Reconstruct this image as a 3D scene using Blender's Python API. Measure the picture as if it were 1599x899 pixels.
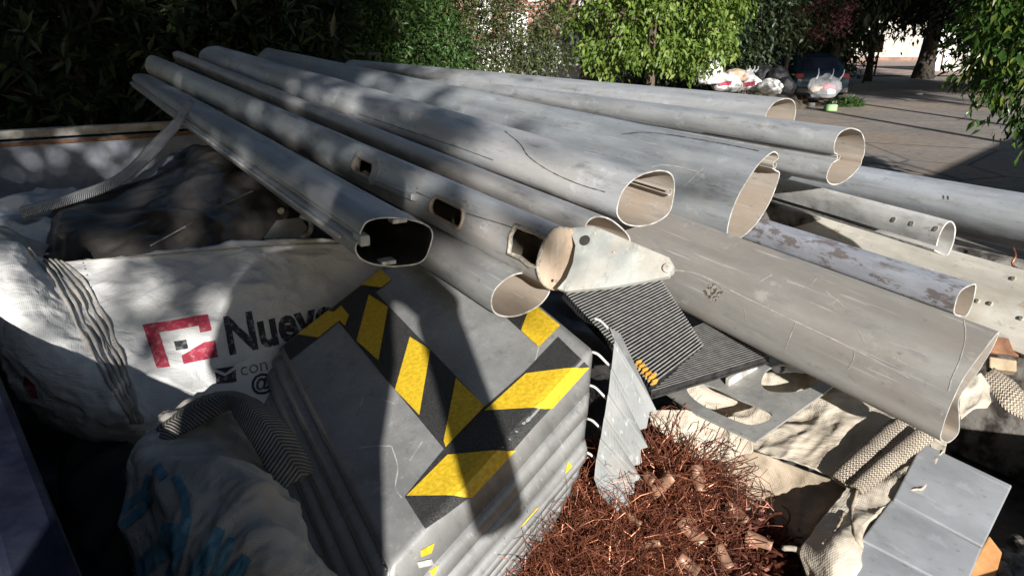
import bpy, bmesh, math, random
import numpy as np
from mathutils import Vector, Matrix, noise
from mathutils.bvhtree import BVHTree
from mathutils import geometry as mgeo

for o in list(bpy.data.objects):
    bpy.data.objects.remove(o)
random.seed(7)
rng = np.random.default_rng(7)
scene = bpy.context.scene
col = scene.collection

# ------------------------------------------------------------------ camera, sky, sun
FP, CX, CY = 1142.0, 799.5, 449.5
CAMZ = 1.9
PITCH = math.radians(19.0)
cam_d = bpy.data.cameras.new('camera')
cam_d.sensor_width = 36.0
cam_d.lens = 36.0 * FP / 1599.0
cam_d.clip_start = 0.02
cam_d.clip_end = 600.0
cam = bpy.data.objects.new('camera', cam_d)
cam.location = (0, 0, CAMZ)
cam.rotation_euler = (math.radians(90) - PITCH, 0, 0)
col.objects.link(cam)
scene.camera = cam

SUN_EL = math.radians(18.0)
SUN_AZ = math.radians(-8.8)           # heading of the light, left of straight ahead
LDIR = Vector((math.sin(SUN_AZ) * math.cos(SUN_EL), math.cos(SUN_AZ) * math.cos(SUN_EL), -math.sin(SUN_EL)))
world = bpy.data.worlds.new('World')
scene.world = world
world.use_nodes = True
wn = world.node_tree
wn.nodes.clear()
w_out = wn.nodes.new('ShaderNodeOutputWorld')
w_bg = wn.nodes.new('ShaderNodeBackground')
w_sky = wn.nodes.new('ShaderNodeTexSky')
w_sky.sky_type = 'NISHITA'
w_sky.sun_disc = False
w_sky.sun_elevation = SUN_EL
w_sky.sun_rotation = math.atan2(-LDIR.x, -LDIR.y)
w_sky.air_density = 1.0
w_sky.dust_density = 1.0
w_bg.inputs['Strength'].default_value = 0.04
wn.links.new(w_sky.outputs[0], w_bg.inputs['Color'])
wn.links.new(w_bg.outputs[0], w_out.inputs['Surface'])
sun_d = bpy.data.lights.new('sun', 'SUN')
sun_d.energy = 5.0
sun_d.angle = math.radians(0.53)
sun_d.color = (1.0, 0.965, 0.915)
sun = bpy.data.objects.new('sun', sun_d)
sun.rotation_euler = LDIR.to_track_quat('-Z', 'Y').to_euler()
sun.location = (3, -10, 12)
col.objects.link(sun)
vs = scene.view_settings
vs.view_transform = 'Standard'
vs.look = 'None'
vs.exposure = 0.92
vs.gamma = 1.0
vs.use_curve_mapping = False
scene.cycles.max_bounces = 6
scene.cycles.diffuse_bounces = 3
scene.cycles.transmission_bounces = 3

# ------------------------------------------------------------------ helpers
SP, CP = math.sin(PITCH), math.cos(PITCH)
CAM = Vector((0, 0, CAMZ))

def ray(px, py):
    x = (px - CX) / FP
    u = (CY - py) / FP
    return Vector((x, CP + u * SP, -SP + u * CP))

def P(px, py, d):
    """world point seen at photo pixel (px, py) at depth d"""
    return CAM + ray(px, py) * d

def G(px, py, z=0.0):
    r = ray(px, py)
    return CAM + r * ((z - CAMZ) / r.z)

def tag(o, label=None, cat=None, group=None, kind=None):
    if label: o['label'] = label
    if cat: o['category'] = cat
    if group: o['group'] = group
    if kind: o['kind'] = kind
    return o

def link(name, me, mat=None, parent=None, smooth=False, mw=None):
    o = bpy.data.objects.new(name, me)
    col.objects.link(o)
    if mat is not None and not me.materials:
        me.materials.append(mat)
    if mw is not None:
        o.matrix_world = mw
    if parent is not None:
        o.parent = parent
        if mw is None:
            o.matrix_parent_inverse = parent.matrix_world.inverted()
        else:
            o.matrix_parent_inverse = parent.matrix_world.inverted()
    if smooth and len(me.polygons):
        me.polygons.foreach_set('use_smooth', [True] * len(me.polygons))
    return o

def empty(name, loc, rz=0.0):
    o = bpy.data.objects.new(name, None)
    o.empty_display_size = 0.1
    mw = Matrix.Translation(Vector(loc)) @ Matrix.Rotation(rz, 4, 'Z')
    o.matrix_world = mw
    col.objects.link(o)
    return o

class MB:
    def __init__(s):
        s.v = []; s.f = []
    def add(s, v, f):
        b = len(s.v)
        s.v.extend([tuple(p) for p in v])
        s.f.extend([tuple(i + b for i in q) for q in f])
    def box(s, c, size, rot=None):
        hx, hy, hz = size[0] / 2, size[1] / 2, size[2] / 2
        R = rot if rot is not None else Matrix.Identity(3)
        c = Vector(c)
        vs_ = [c + R @ Vector((sx * hx, sy * hy, sz * hz)) for sx in (-1, 1) for sy in (-1, 1) for sz in (-1, 1)]
        s.add(vs_, [(0, 1, 3, 2), (4, 6, 7, 5), (0, 4, 5, 1), (2, 3, 7, 6), (0, 2, 6, 4), (1, 5, 7, 3)])
    def tube(s, pts, rad, n=8, cap=True):
        pts = [Vector(p) for p in pts]
        if not hasattr(rad, '__len__'): rad = [rad] * len(pts)
        rings = []
        prev = None
        for i, p in enumerate(pts):
            t = (pts[min(i + 1, len(pts) - 1)] - pts[max(i - 1, 0)])
            if t.length < 1e-9: t = Vector((0, 0, 1))
            t.normalize()
            if prev is None:
                ref = Vector((0, 0, 1)) if abs(t.z) < 0.9 else Vector((1, 0, 0))
                a = t.cross(ref).normalized()
            else:
                a = (prev - t * prev.dot(t))
                a = a.normalized() if a.length > 1e-6 else t.orthogonal().normalized()
            prev = a
            b = t.cross(a)
            rings.append([p + (a * math.cos(2 * math.pi * k / n) + b * math.sin(2 * math.pi * k / n)) * rad[i] for k in range(n)])
        v = [q for r in rings for q in r]
        f = []
        for i in range(len(rings) - 1):
            for k in range(n):
                f.append((i * n + k, i * n + (k + 1) % n, (i + 1) * n + (k + 1) % n, (i + 1) * n + k))
        if cap:
            f.append(tuple(range(n))[::-1])
            f.append(tuple((len(rings) - 1) * n + k for k in range(n)))
        s.add(v, f)
    def mesh(s, name):
        me = bpy.data.meshes.new(name)
        me.from_pydata(s.v, [], s.f)
        me.update()
        return me
    def build(s, name, mat, parent=None, smooth=False, bevel=0.0):
        me = s.mesh(name)
        o = link(name, me, mat, parent, smooth)
        if bevel > 0:
            m = o.modifiers.new('bevel', 'BEVEL'); m.width = bevel; m.segments = 2; m.limit_method = 'ANGLE'
        return o

def np_mesh(name, V, F):
    """V (n,3) float, F (m,k) int with constant k"""
    me = bpy.data.meshes.new(name)
    k = F.shape[1]
    me.vertices.add(len(V)); me.loops.add(F.size); me.polygons.add(len(F))
    me.vertices.foreach_set('co', np.ascontiguousarray(V, dtype=np.float32).ravel())
    me.loops.foreach_set('vertex_index', np.ascontiguousarray(F, dtype=np.int32).ravel())
    me.polygons.foreach_set('loop_start', np.arange(0, F.size, k, dtype=np.int32))
    me.update(calc_edges=True)
    return me

def catmull(pts, n, closed=False):
    pts = [Vector(p) for p in pts]
    N = len(pts)
    out = []
    segs = N if closed else N - 1
    for i in range(n):
        t = i / n * segs if closed else i / (n - 1) * segs
        k = min(int(t), segs - 1)
        u = t - k
        if closed:
            p0, p1, p2, p3 = pts[(k - 1) % N], pts[k % N], pts[(k + 1) % N], pts[(k + 2) % N]
        else:
            p1, p2 = pts[k], pts[k + 1]
            p0 = pts[k - 1] if k > 0 else p1 * 2 - p2
            p3 = pts[k + 2] if k + 2 < N else p2 * 2 - p1
        out.append(0.5 * ((2 * p1) + (p2 - p0) * u + (2 * p0 - 5 * p1 + 4 * p2 - p3) * u * u + (3 * p1 - p0 - 3 * p2 + p3) * u ** 3))
    return out

# ------------------------------------------------------------------ materials
def _nodes(name):
    m = bpy.data.materials.new(name)
    m.use_nodes = True
    nt = m.node_tree
    nt.nodes.clear()
    out = nt.nodes.new('ShaderNodeOutputMaterial')
    b = nt.nodes.new('ShaderNodeBsdfPrincipled')
    nt.links.new(b.outputs[0], out.inputs['Surface'])
    return m, nt, b, out

def _noise(nt, vec, scale, detail=4, rough=0.55, dist=0.0):
    n = nt.nodes.new('ShaderNodeTexNoise')
    n.inputs['Scale'].default_value = scale
    n.inputs['Detail'].default_value = detail
    n.inputs['Roughness'].default_value = rough
    n.inputs['Distortion'].default_value = dist
    if vec is not None: nt.links.new(vec, n.inputs['Vector'])
    return n.outputs['Fac']

def _ramp(nt, fac, stops):
    r = nt.nodes.new('ShaderNodeValToRGB')
    el = r.color_ramp.elements
    while len(el) < len(stops): el.new(0.5)
    for e, (p, c) in zip(el, stops):
        e.position = p
        e.color = (c, c, c, 1) if not hasattr(c, '__len__') else (c[0], c[1], c[2], 1)
    nt.links.new(fac, r.inputs['Fac'])
    return r.outputs['Color']

def _mix(nt, fac, a, b, blend='MIX'):
    m = nt.nodes.new('ShaderNodeMix')
    m.data_type = 'RGBA'; m.blend_type = blend
    for sock, val in ((m.inputs['Factor'], fac), (m.inputs['A'], a), (m.inputs['B'], b)):
        pass
    ins = [i for i in m.inputs if i.enabled]
    for i, val in zip(ins, (fac, a, b)):
        if hasattr(val, 'is_linked') or hasattr(val, 'links'):
            nt.links.new(val, i)
        elif hasattr(val, '__len__'):
            i.default_value = (val[0], val[1], val[2], 1)
        else:
            i.default_value = val
    return [o for o in m.outputs if o.enabled][0]

def _map(nt, vec, scale=(1, 1, 1), rot=(0, 0, 0), loc=(0, 0, 0)):
    m = nt.nodes.new('ShaderNodeMapping')
    m.inputs['Scale'].default_value = scale
    m.inputs['Rotation'].default_value = rot
    m.inputs['Location'].default_value = loc
    nt.links.new(vec, m.inputs['Vector'])
    return m.outputs[0]

def _coord(nt, which='Object'):
    return nt.nodes.new('ShaderNodeTexCoord').outputs[which]

def _bump(nt, b, h, strength=0.3, dist=0.01, prev=None):
    bp = nt.nodes.new('ShaderNodeBump')
    bp.inputs['Strength'].default_value = strength
    bp.inputs['Distance'].default_value = dist
    nt.links.new(h, bp.inputs['Height'])
    if prev is not None: nt.links.new(prev, bp.inputs['Normal'])
    nt.links.new(bp.outputs[0], b.inputs['Normal'])
    return bp.outputs[0]

def mat_plain(name, c1, c2, scale=20, rough=0.7, metallic=0.0, bump=0.2, bdist=0.004, detail=5, which='Object', lo=0.35, hi=0.65, spec=None):
    m, nt, b, _ = _nodes(name)
    v = _coord(nt, which)
    n = _noise(nt, v, scale, detail, 0.6)
    c = _ramp(nt, n, [(lo, c1), (hi, c2)])
    nt.links.new(c, b.inputs['Base Color'])
    b.inputs['Roughness'].default_value = rough
    b.inputs['Metallic'].default_value = metallic
    if spec is not None: b.inputs['Specular IOR Level'].default_value = spec
    if bump > 0:
        n2 = _noise(nt, v, scale * 3, 5, 0.6)
        _bump(nt, b, n2, bump, bdist)
    return m

def mat_alu(name, base=(0.46, 0.46, 0.45), dust=(0.33, 0.28, 0.22), dust_amt=0.5, metallic=0.42, rough=0.34, spots=0.0, spot_col=(0.3, 0.09, 0.06), seed=0.0, dark=(0.2, 0.2, 0.2), along=1.5, streak=14, inner=None):
    """weathered aluminium; local z runs along the profile"""
    m, nt, b, _ = _nodes(name)
    v = _coord(nt)
    vl = _map(nt, v, (1, 1, 1), loc=(seed * 3.1, seed * 1.7, seed * 5.3))
    st = _noise(nt, _map(nt, vl, (streak, streak, along)), 1.0, 6, 0.62)
    big = _noise(nt, _map(nt, vl, (5, 5, 2.2)), 1.0, 5, 0.62, 0.6)
    mask = _ramp(nt, big, [(0.62 - 0.35 * dust_amt, 0.0), (0.78 - 0.25 * dust_amt, 1.0)])
    c = _mix(nt, _ramp(nt, st, [(0.3, 0.0), (0.7, 1.0)]), tuple(x * 0.62 for x in base), tuple(min(1, x * 1.15) for x in base))
    sm = nt.nodes.new('ShaderNodeMath'); sm.operation = 'MULTIPLY'; sm.inputs[1].default_value = 0.35 + 0.6 * dust_amt
    nt.links.new(mask, sm.inputs[0])
    c = _mix(nt, sm.outputs[0], c, dust)
    # dark stains
    stn = _noise(nt, _map(nt, vl, (22, 22, 6)), 1.0, 6, 0.7)
    c = _mix(nt, _ramp(nt, stn, [(0.56, 0.0), (0.70, 0.75)]), c, dark)
    # fine pale scratches, mostly lengthwise
    sc = _noise(nt, _map(nt, vl, (160, 160, 5), rot=(0.12, 0.08, 0.3)), 1.0, 2, 0.5)
    scm = _ramp(nt, sc, [(0.64, 0.0), (0.74, 0.4)])
    c = _mix(nt, scm, c, (0.62, 0.62, 0.6))
    sc2 = _noise(nt, _map(nt, vl, (14, 30, 150), rot=(0.9, 0.35, 0.2)), 1.0, 3, 0.6, 0.8)
    sm2 = nt.nodes.new('ShaderNodeMath'); sm2.operation = 'MULTIPLY'
    nt.links.new(_ramp(nt, sc2, [(0.66, 0.0), (0.74, 0.6)]), sm2.inputs[0])
    nt.links.new(_ramp(nt, _noise(nt, vl, 7.0, 4, 0.6), [(0.52, 0.0), (0.66, 1.0)]), sm2.inputs[1])
    c = _mix(nt, sm2.outputs[0], c, (0.55, 0.54, 0.51))
    # pale water stains and grime specks
    sp0 = _noise(nt, _map(nt, vl, (60, 60, 30)), 1.0, 5, 0.7)
    c = _mix(nt, _ramp(nt, sp0, [(0.60, 0.0), (0.69, 0.55)]), c, tuple(x * .45 for x in base))
    sp1 = _noise(nt, _map(nt, vl, (14, 14, 9), loc=(7, 3, 1)), 1.0, 7, 0.72)
    c = _mix(nt, _ramp(nt, sp1, [(0.58, 0.0), (0.68, 0.5)]), c, tuple(min(1, x * 1.35) for x in base))
    if spots > 0:
        sp = _noise(nt, _map(nt, vl, (26, 26, 10)), 1.0, 8, 0.75)
        c = _mix(nt, _ramp(nt, sp, [(0.62 - 0.12 * spots, 0.0), (0.66 - 0.12 * spots, 0.9)]), c, spot_col)
    nt.links.new(c, b.inputs['Base Color'])
    mt = nt.nodes.new('ShaderNodeMapRange')
    mt.inputs['To Min'].default_value = metallic; mt.inputs['To Max'].default_value = metallic * 0.25
    nt.links.new(sm.outputs[0], mt.inputs['Value'])
    nt.links.new(mt.outputs[0], b.inputs['Metallic'])
    rg = nt.nodes.new('ShaderNodeMapRange')
    rg.inputs['To Min'].default_value = rough - 0.08; rg.inputs['To Max'].default_value = rough + 0.22
    nt.links.new(st, rg.inputs['Value'])
    nt.links.new(rg.outputs[0], b.inputs['Roughness'])
    h = _mix(nt, 0.5, stn, big)
    nb = _bump(nt, b, h, 0.35, 0.004)
    dn = _noise(nt, _map(nt, vl, (7, 7, 3.5)), 1.0, 3, 0.5)
    _bump(nt, b, dn, 0.35, 0.02, nb)
    return m

def mat_leaf(name, c1, c2, c3=None, trans=0.3, rough=0.45):
    m, nt, b, out = _nodes(name)
    g = nt.nodes.new('ShaderNodeNewGeometry')
    stops = [(0.0, c1), (0.75, c2), (1.0, c3 or c2)]
    c = _ramp(nt, g.outputs['Random Per Island'], stops)
    nt.links.new(c, b.inputs['Base Color'])
    b.inputs['Roughness'].default_value = rough
    b.inputs['Specular IOR Level'].default_value = 0.35
    t = nt.nodes.new('ShaderNodeBsdfTranslucent')
    tc = _mix(nt, 1.0, c, (1.1, 1.25, 0.5), 'MULTIPLY')
    nt.links.new(tc, t.inputs['Color'])
    mx = nt.nodes.new('ShaderNodeMixShader')
    mx.inputs[0].default_value = trans
    nt.links.new(b.outputs[0], mx.inputs[1]); nt.links.new(t.outputs[0], mx.inputs[2])
    nt.links.new(mx.outputs[0], out.inputs['Surface'])
    return m

def mat_cloth(name, c1, c2, dirt=(0.12, 0.1, 0.08), dirt_amt=0.4, weave=420.0, bump=0.35, rough=0.85, sheen=0.0, wrinkle=9.0):
    """woven sack cloth on UV (in metres)"""
    m, nt, b, _ = _nodes(name)
    uv = _coord(nt, 'UV')
    ob = _coord(nt, 'Object')
    n = _noise(nt, ob, 6.0, 6, 0.65, 0.4)
    c = _ramp(nt, n, [(0.35, c1), (0.65, c2)])
    d = _noise(nt, _map(nt, ob, (1, 1, 1), loc=(3, 1, 7)), 9.0, 8, 0.7, 0.8)
    c = _mix(nt, _ramp(nt, d, [(0.66 - 0.2 * dirt_amt, 0.0), (0.85 - 0.15 * dirt_amt, 0.75)]), c, dirt)
    w1 = nt.nodes.new('ShaderNodeTexWave'); w1.bands_direction = 'X'; w1.inputs['Scale'].default_value = weave / 5; w1.inputs['Distortion'].default_value = 0.6
    w2 = nt.nodes.new('ShaderNodeTexWave'); w2.bands_direction = 'Y'; w2.inputs['Scale'].default_value = weave / 5; w2.inputs['Distortion'].default_value = 0.6
    nt.links.new(uv, w1.inputs['Vector']); nt.links.new(uv, w2.inputs['Vector'])
    wv = _mix(nt, 0.5, w1.outputs['Color'], w2.outputs['Color'])
    c = _mix(nt, 0.22, c, wv, 'MULTIPLY')
    nt.links.new(c, b.inputs['Base Color'])
    b.inputs['Roughness'].default_value = rough
    b.inputs['Specular IOR Level'].default_value = 0.3
    wr = _noise(nt, _map(nt, ob, (1, 1, 1.8), rot=(0.4, 0.3, 0.2)), wrinkle, 5, 0.55, 1.2)
    nn = _bump(nt, b, wv, bump, 0.0012)
    _bump(nt, b, wr, 0.55, 0.02, nn)
    return m

M = {}
for i, (k, kw) in enumerate({
    'alu_a': dict(base=(0.43, 0.43, 0.43), dust_amt=0.45, dust=(0.26, 0.22, 0.18)),
    'alu_b': dict(base=(0.56, 0.57, 0.56), dust_amt=0.45, dust=(0.41, 0.34, 0.28), spots=0.15, spot_col=(0.34, 0.22, 0.14)),
    'alu_c': dict(base=(0.59, 0.56, 0.52), dust_amt=0.7, dust=(0.40, 0.36, 0.31)),
    'alu_d': dict(base=(0.60, 0.60, 0.59), dust_amt=0.5, dust=(0.44, 0.40, 0.35)),
    'alu_e': dict(base=(0.43, 0.45, 0.45), dust_amt=0.4, dust=(0.37, 0.35, 0.31)),
    'alu_f': dict(base=(0.55, 0.55, 0.53), dust_amt=0.35, dust=(0.36, 0.34, 0.31)),
    'alu_g': dict(base=(0.57, 0.57, 0.56), dust_amt=0.45, dust=(0.42, 0.39, 0.34)),
    'alu_h': dict(base=(0.43, 0.43, 0.41), dust_amt=0.6, dust=(0.30, 0.26, 0.21)),
    'alu_i': dict(base=(0.36, 0.345, 0.31), dust_amt=0.85, dust=(0.25, 0.21, 0.165), metallic=0.3, rough=0.5),
    'alu_j': dict(base=(0.52, 0.53, 0.56), dust_amt=0.2, spots=0.75, spot_col=(0.22, 0.18, 0.17), rough=0.5, metallic=0.3),
    'alu_m': dict(base=(0.57, 0.59, 0.60), dust_amt=0.25, dust=(0.38, 0.36, 0.33), rough=0.45, metallic=0.35),
    'white_paint': dict(base=(0.84, 0.83, 0.80), dust_amt=0.2, dust=(0.62, 0.57, 0.5), metallic=0.0, rough=0.5, spots=0.25, dark=(0.5, 0.47, 0.42), spot_col=(0.40, 0.30, 0.23)),
    'cream_paint': dict(base=(0.86, 0.82, 0.72), dust_amt=0.35, dust=(0.55, 0.44, 0.28), metallic=0.0, rough=0.5, dark=(0.6, 0.52, 0.4), spots=0.1, spot_col=(0.5, 0.4, 0.28)),
    'plate': dict(base=(0.35, 0.352, 0.345), dust_amt=0.25, dust=(0.25, 0.24, 0.22), metallic=0.35, rough=0.36, streak=5, along=5),
    'plate_clean': dict(base=(0.42, 0.44, 0.46), dust_amt=0.15, dust=(0.36, 0.34, 0.3), metallic=0.5, rough=0.38, streak=5, along=3),
    'ribbed': dict(base=(0.22, 0.23, 0.23), dust_amt=0.3, metallic=0.3, rough=0.55, streak=6, along=6),
    'sheet_dull': dict(base=(0.36, 0.36, 0.34), dust_amt=0.45, dust=(0.3, 0.27, 0.22), metallic=0.35, rough=0.5, streak=6, along=6),
    'end_plate': dict(base=(0.48, 0.42, 0.35), dust_amt=0.7, dust=(0.42, 0.29, 0.19), metallic=0.1, rough=0.6),
    'fin': dict(base=(0.52, 0.54, 0.51), dust_amt=0.35, dust=(0.42, 0.34, 0.26), metallic=0.25, rough=0.5, streak=8, along=8),
}.items()):
    if k.startswith('alu_'):
        b0 = kw['base']; kw['base'] = (b0[0] * .97, b0[1] * .995, b0[2] * 1.05)
        d0 = kw.get('dust', (0.33, 0.28, 0.22)); gq = sum(d0) / 3; kw['dust'] = tuple(x * .6 + gq * .4 for x in d0)
    M[k] = mat_alu(k, seed=i + 1.0, **kw)
M['rim'] = mat_plain('cut_rim', (0.26, 0.245, 0.22), (0.66, 0.65, 0.62), 30, 0.4, 0.3, 0.3)
M['dust_in'] = mat_alu('dusty_bore', base=(0.40, 0.375, 0.34), dust_amt=0.75, dust=(0.33, 0.265, 0.205), streak=26, along=3.0, metallic=0.1, rough=0.55, seed=40.0)
M['dust_blotch'] = mat_plain('dusty_inside', (0.27, 0.23, 0.19), (0.44, 0.40, 0.345), 55, 0.6, 0.1, 0.4, 0.004, detail=9)
M['weld'] = mat_plain('weld_bead', (0.3, 0.26, 0.2), (0.55, 0.5, 0.42), 120, 0.6, 0.4, 0.6, 0.004)
M['black_tape'] = mat_plain('black_grit_tape', (0.012, 0.012, 0.012), (0.10, 0.10, 0.098), 420, 0.5, 0.0, 0.9, 0.002, lo=0.42, hi=0.72)
M['yellow_tape'] = mat_plain('yellow_grit_tape', (0.50, 0.32, 0.015), (0.72, 0.50, 0.03), 120, 0.45, 0.0, 0.6, 0.001)
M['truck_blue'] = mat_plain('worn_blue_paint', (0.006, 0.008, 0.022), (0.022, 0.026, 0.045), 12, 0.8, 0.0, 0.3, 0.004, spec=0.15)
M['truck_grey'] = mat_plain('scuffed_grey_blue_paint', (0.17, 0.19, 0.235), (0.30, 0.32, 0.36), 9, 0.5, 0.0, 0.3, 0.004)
M['rail_wood'] = mat_plain('grey_rail', (0.20, 0.19, 0.17), (0.42, 0.40, 0.37), 14, 0.7, 0.0, 0.3)
M['rust'] = mat_plain('rust', (0.10, 0.045, 0.025), (0.26, 0.13, 0.07), 18, 0.8, 0.1, 0.5)
M['bed_wall'] = mat_plain('rusty_mottled_wall', (0.05, 0.042, 0.036), (0.27, 0.25, 0.225), 13, 0.65, 0.1, 0.5, 0.006, lo=0.42, hi=0.58, detail=10)
M['black_plastic_and_shade'] = mat_plain('black_plastic_and_shade', (0.018, 0.018, 0.018), (0.06, 0.055, 0.05), 7, 0.42, 0.0, 0.3, 0.006)
M['arch_plastic'] = mat_plain('dusty_black_plastic', (0.010, 0.010, 0.010), (0.05, 0.045, 0.04), 5, 0.32, 0.0, 0.15, 0.006)
M['black_metal_and_gap'] = mat_plain('black_tread_metal', (0.015, 0.015, 0.016), (0.05, 0.05, 0.05), 40, 0.4, 0.3, 0.2)
M['slat_top'] = mat_plain('sunlit_slat_metal', (0.26, 0.26, 0.25), (0.42, 0.41, 0.39), 50, 0.4, 0.3, 0.1)  # pale tops carry sunlight in their colour, toned down for shade over the treads
M['orange_clip'] = mat_plain('orange_comb', (0.42, 0.20, 0.03), (0.60, 0.33, 0.06), 50, 0.5, 0.0, 0.2)
M['copper'] = mat_plain('copper_wire', (0.16, 0.055, 0.032), (0.46, 0.18, 0.10), 22, 0.38, 0.6, 0.0)
M['copper_dark'] = mat_plain('tarnished_copper', (0.09, 0.03, 0.02), (0.24, 0.09, 0.055), 25, 0.5, 0.5, 0.0)
M['copper_strip'] = mat_plain('brown_copper_strip', (0.20, 0.105, 0.065), (0.38, 0.22, 0.145), 18, 0.5, 0.25, 0.2)
M['wood_orange'] = mat_plain('orange_wood', (0.30, 0.13, 0.04), (0.48, 0.24, 0.09), 14, 0.7, 0.0, 0.4)
M['wood'] = mat_plain('weathered_wood', (0.26, 0.19, 0.12), (0.42, 0.33, 0.22), 20, 0.8, 0.0, 0.4)
M['bag_white'] = mat_cloth('white_woven_sack', (0.50, 0.50, 0.50), (0.64, 0.64, 0.62), dirt=(0.26, 0.24, 0.21), dirt_amt=0.35)
M['bag_dirty'] = mat_cloth('grimy_sack', (0.24, 0.23, 0.21), (0.40, 0.39, 0.36), dirt=(0.10, 0.09, 0.08), dirt_amt=0.6)
M['bag_blue'] = mat_cloth('grey_blue_sack', (0.26, 0.30, 0.36), (0.40, 0.44, 0.48), dirt=(0.15, 0.15, 0.15), dirt_amt=0.4)
M['bag_grey'] = mat_cloth('grey_sack', (0.33, 0.305, 0.27), (0.46, 0.43, 0.38), dirt=(0.2, 0.18, 0.15), dirt_amt=0.4)
M['burlap'] = mat_cloth('beige_sack', (0.40, 0.345, 0.27), (0.58, 0.52, 0.43), dirt=(0.28, 0.20, 0.13), dirt_amt=0.5, weave=300)
M['burlap_brown'] = mat_cloth('brown_sack', (0.27, 0.215, 0.155), (0.42, 0.345, 0.26), dirt=(0.12, 0.09, 0.06), dirt_amt=0.5, weave=300)
M['print_red'] = mat_plain('red_print', (0.30, 0.025, 0.05), (0.52, 0.26, 0.27), 70, 0.8, 0, 0.4, 0.001, lo=.5, hi=.8, detail=9)
M['print_black'] = mat_plain('black_print', (0.02, 0.02, 0.025), (0.34, 0.34, 0.34), 70, 0.8, 0, 0.4, 0.001, lo=.52, hi=.78, detail=9)
M['print_blue'] = mat_plain('blue_print', (0.04, 0.15, 0.21), (0.13, 0.24, 0.30), 45, 0.8, 0, 0.4, 0.001)
M['print_grey'] = mat_plain('grey_print', (0.10, 0.09, 0.08), (0.22, 0.2, 0.17), 60, 0.8, 0, 0.4, 0.001)
M['stitch'] = mat_plain('dark_stitch', (0.06, 0.06, 0.09), (0.12, 0.12, 0.16), 60, 0.8, 0, 0)

def mat_webbing(name, c1, c2, nx=8.0, ny=60.0, chevron=True):
    m, nt, b, _ = _nodes(name)
    uv = _coord(nt, 'UV')
    sep = nt.nodes.new('ShaderNodeSeparateXYZ'); nt.links.new(uv, sep.inputs[0])
    def math_(op, a, bb=None):
        n = nt.nodes.new('ShaderNodeMath'); n.operation = op
        for i, val in enumerate((a, bb)):
            if val is None: continue
            if hasattr(val, 'links'): nt.links.new(val, n.inputs[i])
            else: n.inputs[i].default_value = val
        return n.outputs[0]
    tri = math_('PINGPONG', math_('MULTIPLY', sep.outputs['X'], nx), 1.0)
    ph = math_('ADD', math_('MULTIPLY', sep.outputs['Y'], ny), math_('MULTIPLY', tri, 2.4 if chevron else 0.6))
    s = math_('SINE', math_('MULTIPLY', ph, math.pi * 2))
    f = math_('ADD', math_('MULTIPLY', s, 0.5), 0.5)
    g = _noise(nt, _coord(nt, 'Object'), 14, 6, 0.65)
    c = _mix(nt, f, c1, c2)
    c = _mix(nt, _ramp(nt, g, [(0.45, 0.0), (0.75, 0.7)]), c, tuple(x * 0.6 for x in c1))
    nt.links.new(c, b.inputs['Base Color'])
    b.inputs['Roughness'].default_value = 0.85
    _bump(nt, b, f, 0.9, 0.004)
    return m
M['webbing'] = mat_webbing('herringbone_webbing', (0.06, 0.055, 0.05), (0.26, 0.24, 0.215), 2.0, 44.0)
M['webbing_beige'] = mat_webbing('beige_webbing', (0.20, 0.155, 0.11), (0.56, 0.50, 0.41), 16.0, 52.0, False)
M['webbing_white'] = mat_webbing('white_webbing', (0.26, 0.26, 0.27), (0.50, 0.50, 0.50), 2.0, 60.0)

# ------------------------------------------------------------------ setting: ground, road, walls, houses
def mat_ground(name, cols, scale, bump=0.5, bdist=0.02):
    m, nt, b, _ = _nodes(name)
    v = _coord(nt)
    n1 = _noise(nt, v, scale, 8, 0.65)
    n2 = _noise(nt, v, scale * 9, 6, 0.7)
    c = _ramp(nt, n1, [(0.3, cols[0]), (0.5, cols[1]), (0.7, cols[2])])
    c = _mix(nt, _ramp(nt, n2, [(0.4, 0.0), (0.7, 0.5)]), c, cols[0])
    nt.links.new(c, b.inputs['Base Color'])
    b.inputs['Roughness'].default_value = 0.9
    _bump(nt, b, n2, bump, bdist)
    return m
M['dirt'] = mat_ground('dirt_and_litter', [(0.035, 0.035, 0.02), (0.09, 0.075, 0.05), (0.13, 0.10, 0.07)], 0.7)
def mat_road(name):
    m, nt, b, _ = _nodes(name)
    v = _coord(nt)
    n1 = _noise(nt, v, 0.35, 8, 0.65, 0.5); n2 = _noise(nt, v, 6.0, 8, 0.7); n3 = _noise(nt, _map(nt, v, (1, 1, 1), loc=(9, 4, 0)), 0.22, 5, 0.6)
    c = _ramp(nt, n1, [(0.3, (0.17, 0.15, 0.135)), (0.5, (0.25, 0.22, 0.195)), (0.7, (0.32, 0.275, 0.235))])
    c = _mix(nt, _ramp(nt, n3, [(0.5, 0.0), (0.62, 0.7)]), c, (0.30, 0.225, 0.165))
    c = _mix(nt, _ramp(nt, n2, [(0.45, 0.0), (0.65, 0.55)]), c, (0.09, 0.085, 0.08))
    vo = nt.nodes.new('ShaderNodeTexVoronoi'); vo.feature = 'DISTANCE_TO_EDGE'; vo.inputs['Scale'].default_value = 0.35
    wv = _mix(nt, 0.12, v, nt.nodes.new('ShaderNodeTexNoise').outputs['Color'])
    nt.links.new(wv, vo.inputs['Vector'])
    c = _mix(nt, _ramp(nt, vo.outputs['Distance'], [(0.0, 0.85), (0.012, 0.0)]), c, (0.04, 0.038, 0.035))
    nt.links.new(c, b.inputs['Base Color']); b.inputs['Roughness'].default_value = 0.9
    _bump(nt, b, n2, 0.4, 0.01)
    return m
M['asphalt'] = mat_road('grey_asphalt')
M['kerb'] = mat_plain('kerb_concrete', (0.22, 0.21, 0.19), (0.34, 0.32, 0.29), 6, 0.9)
M['plaster'] = mat_plain('white_plaster', (0.62, 0.60, 0.57), (0.78, 0.77, 0.74), 3, 0.85)
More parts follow.
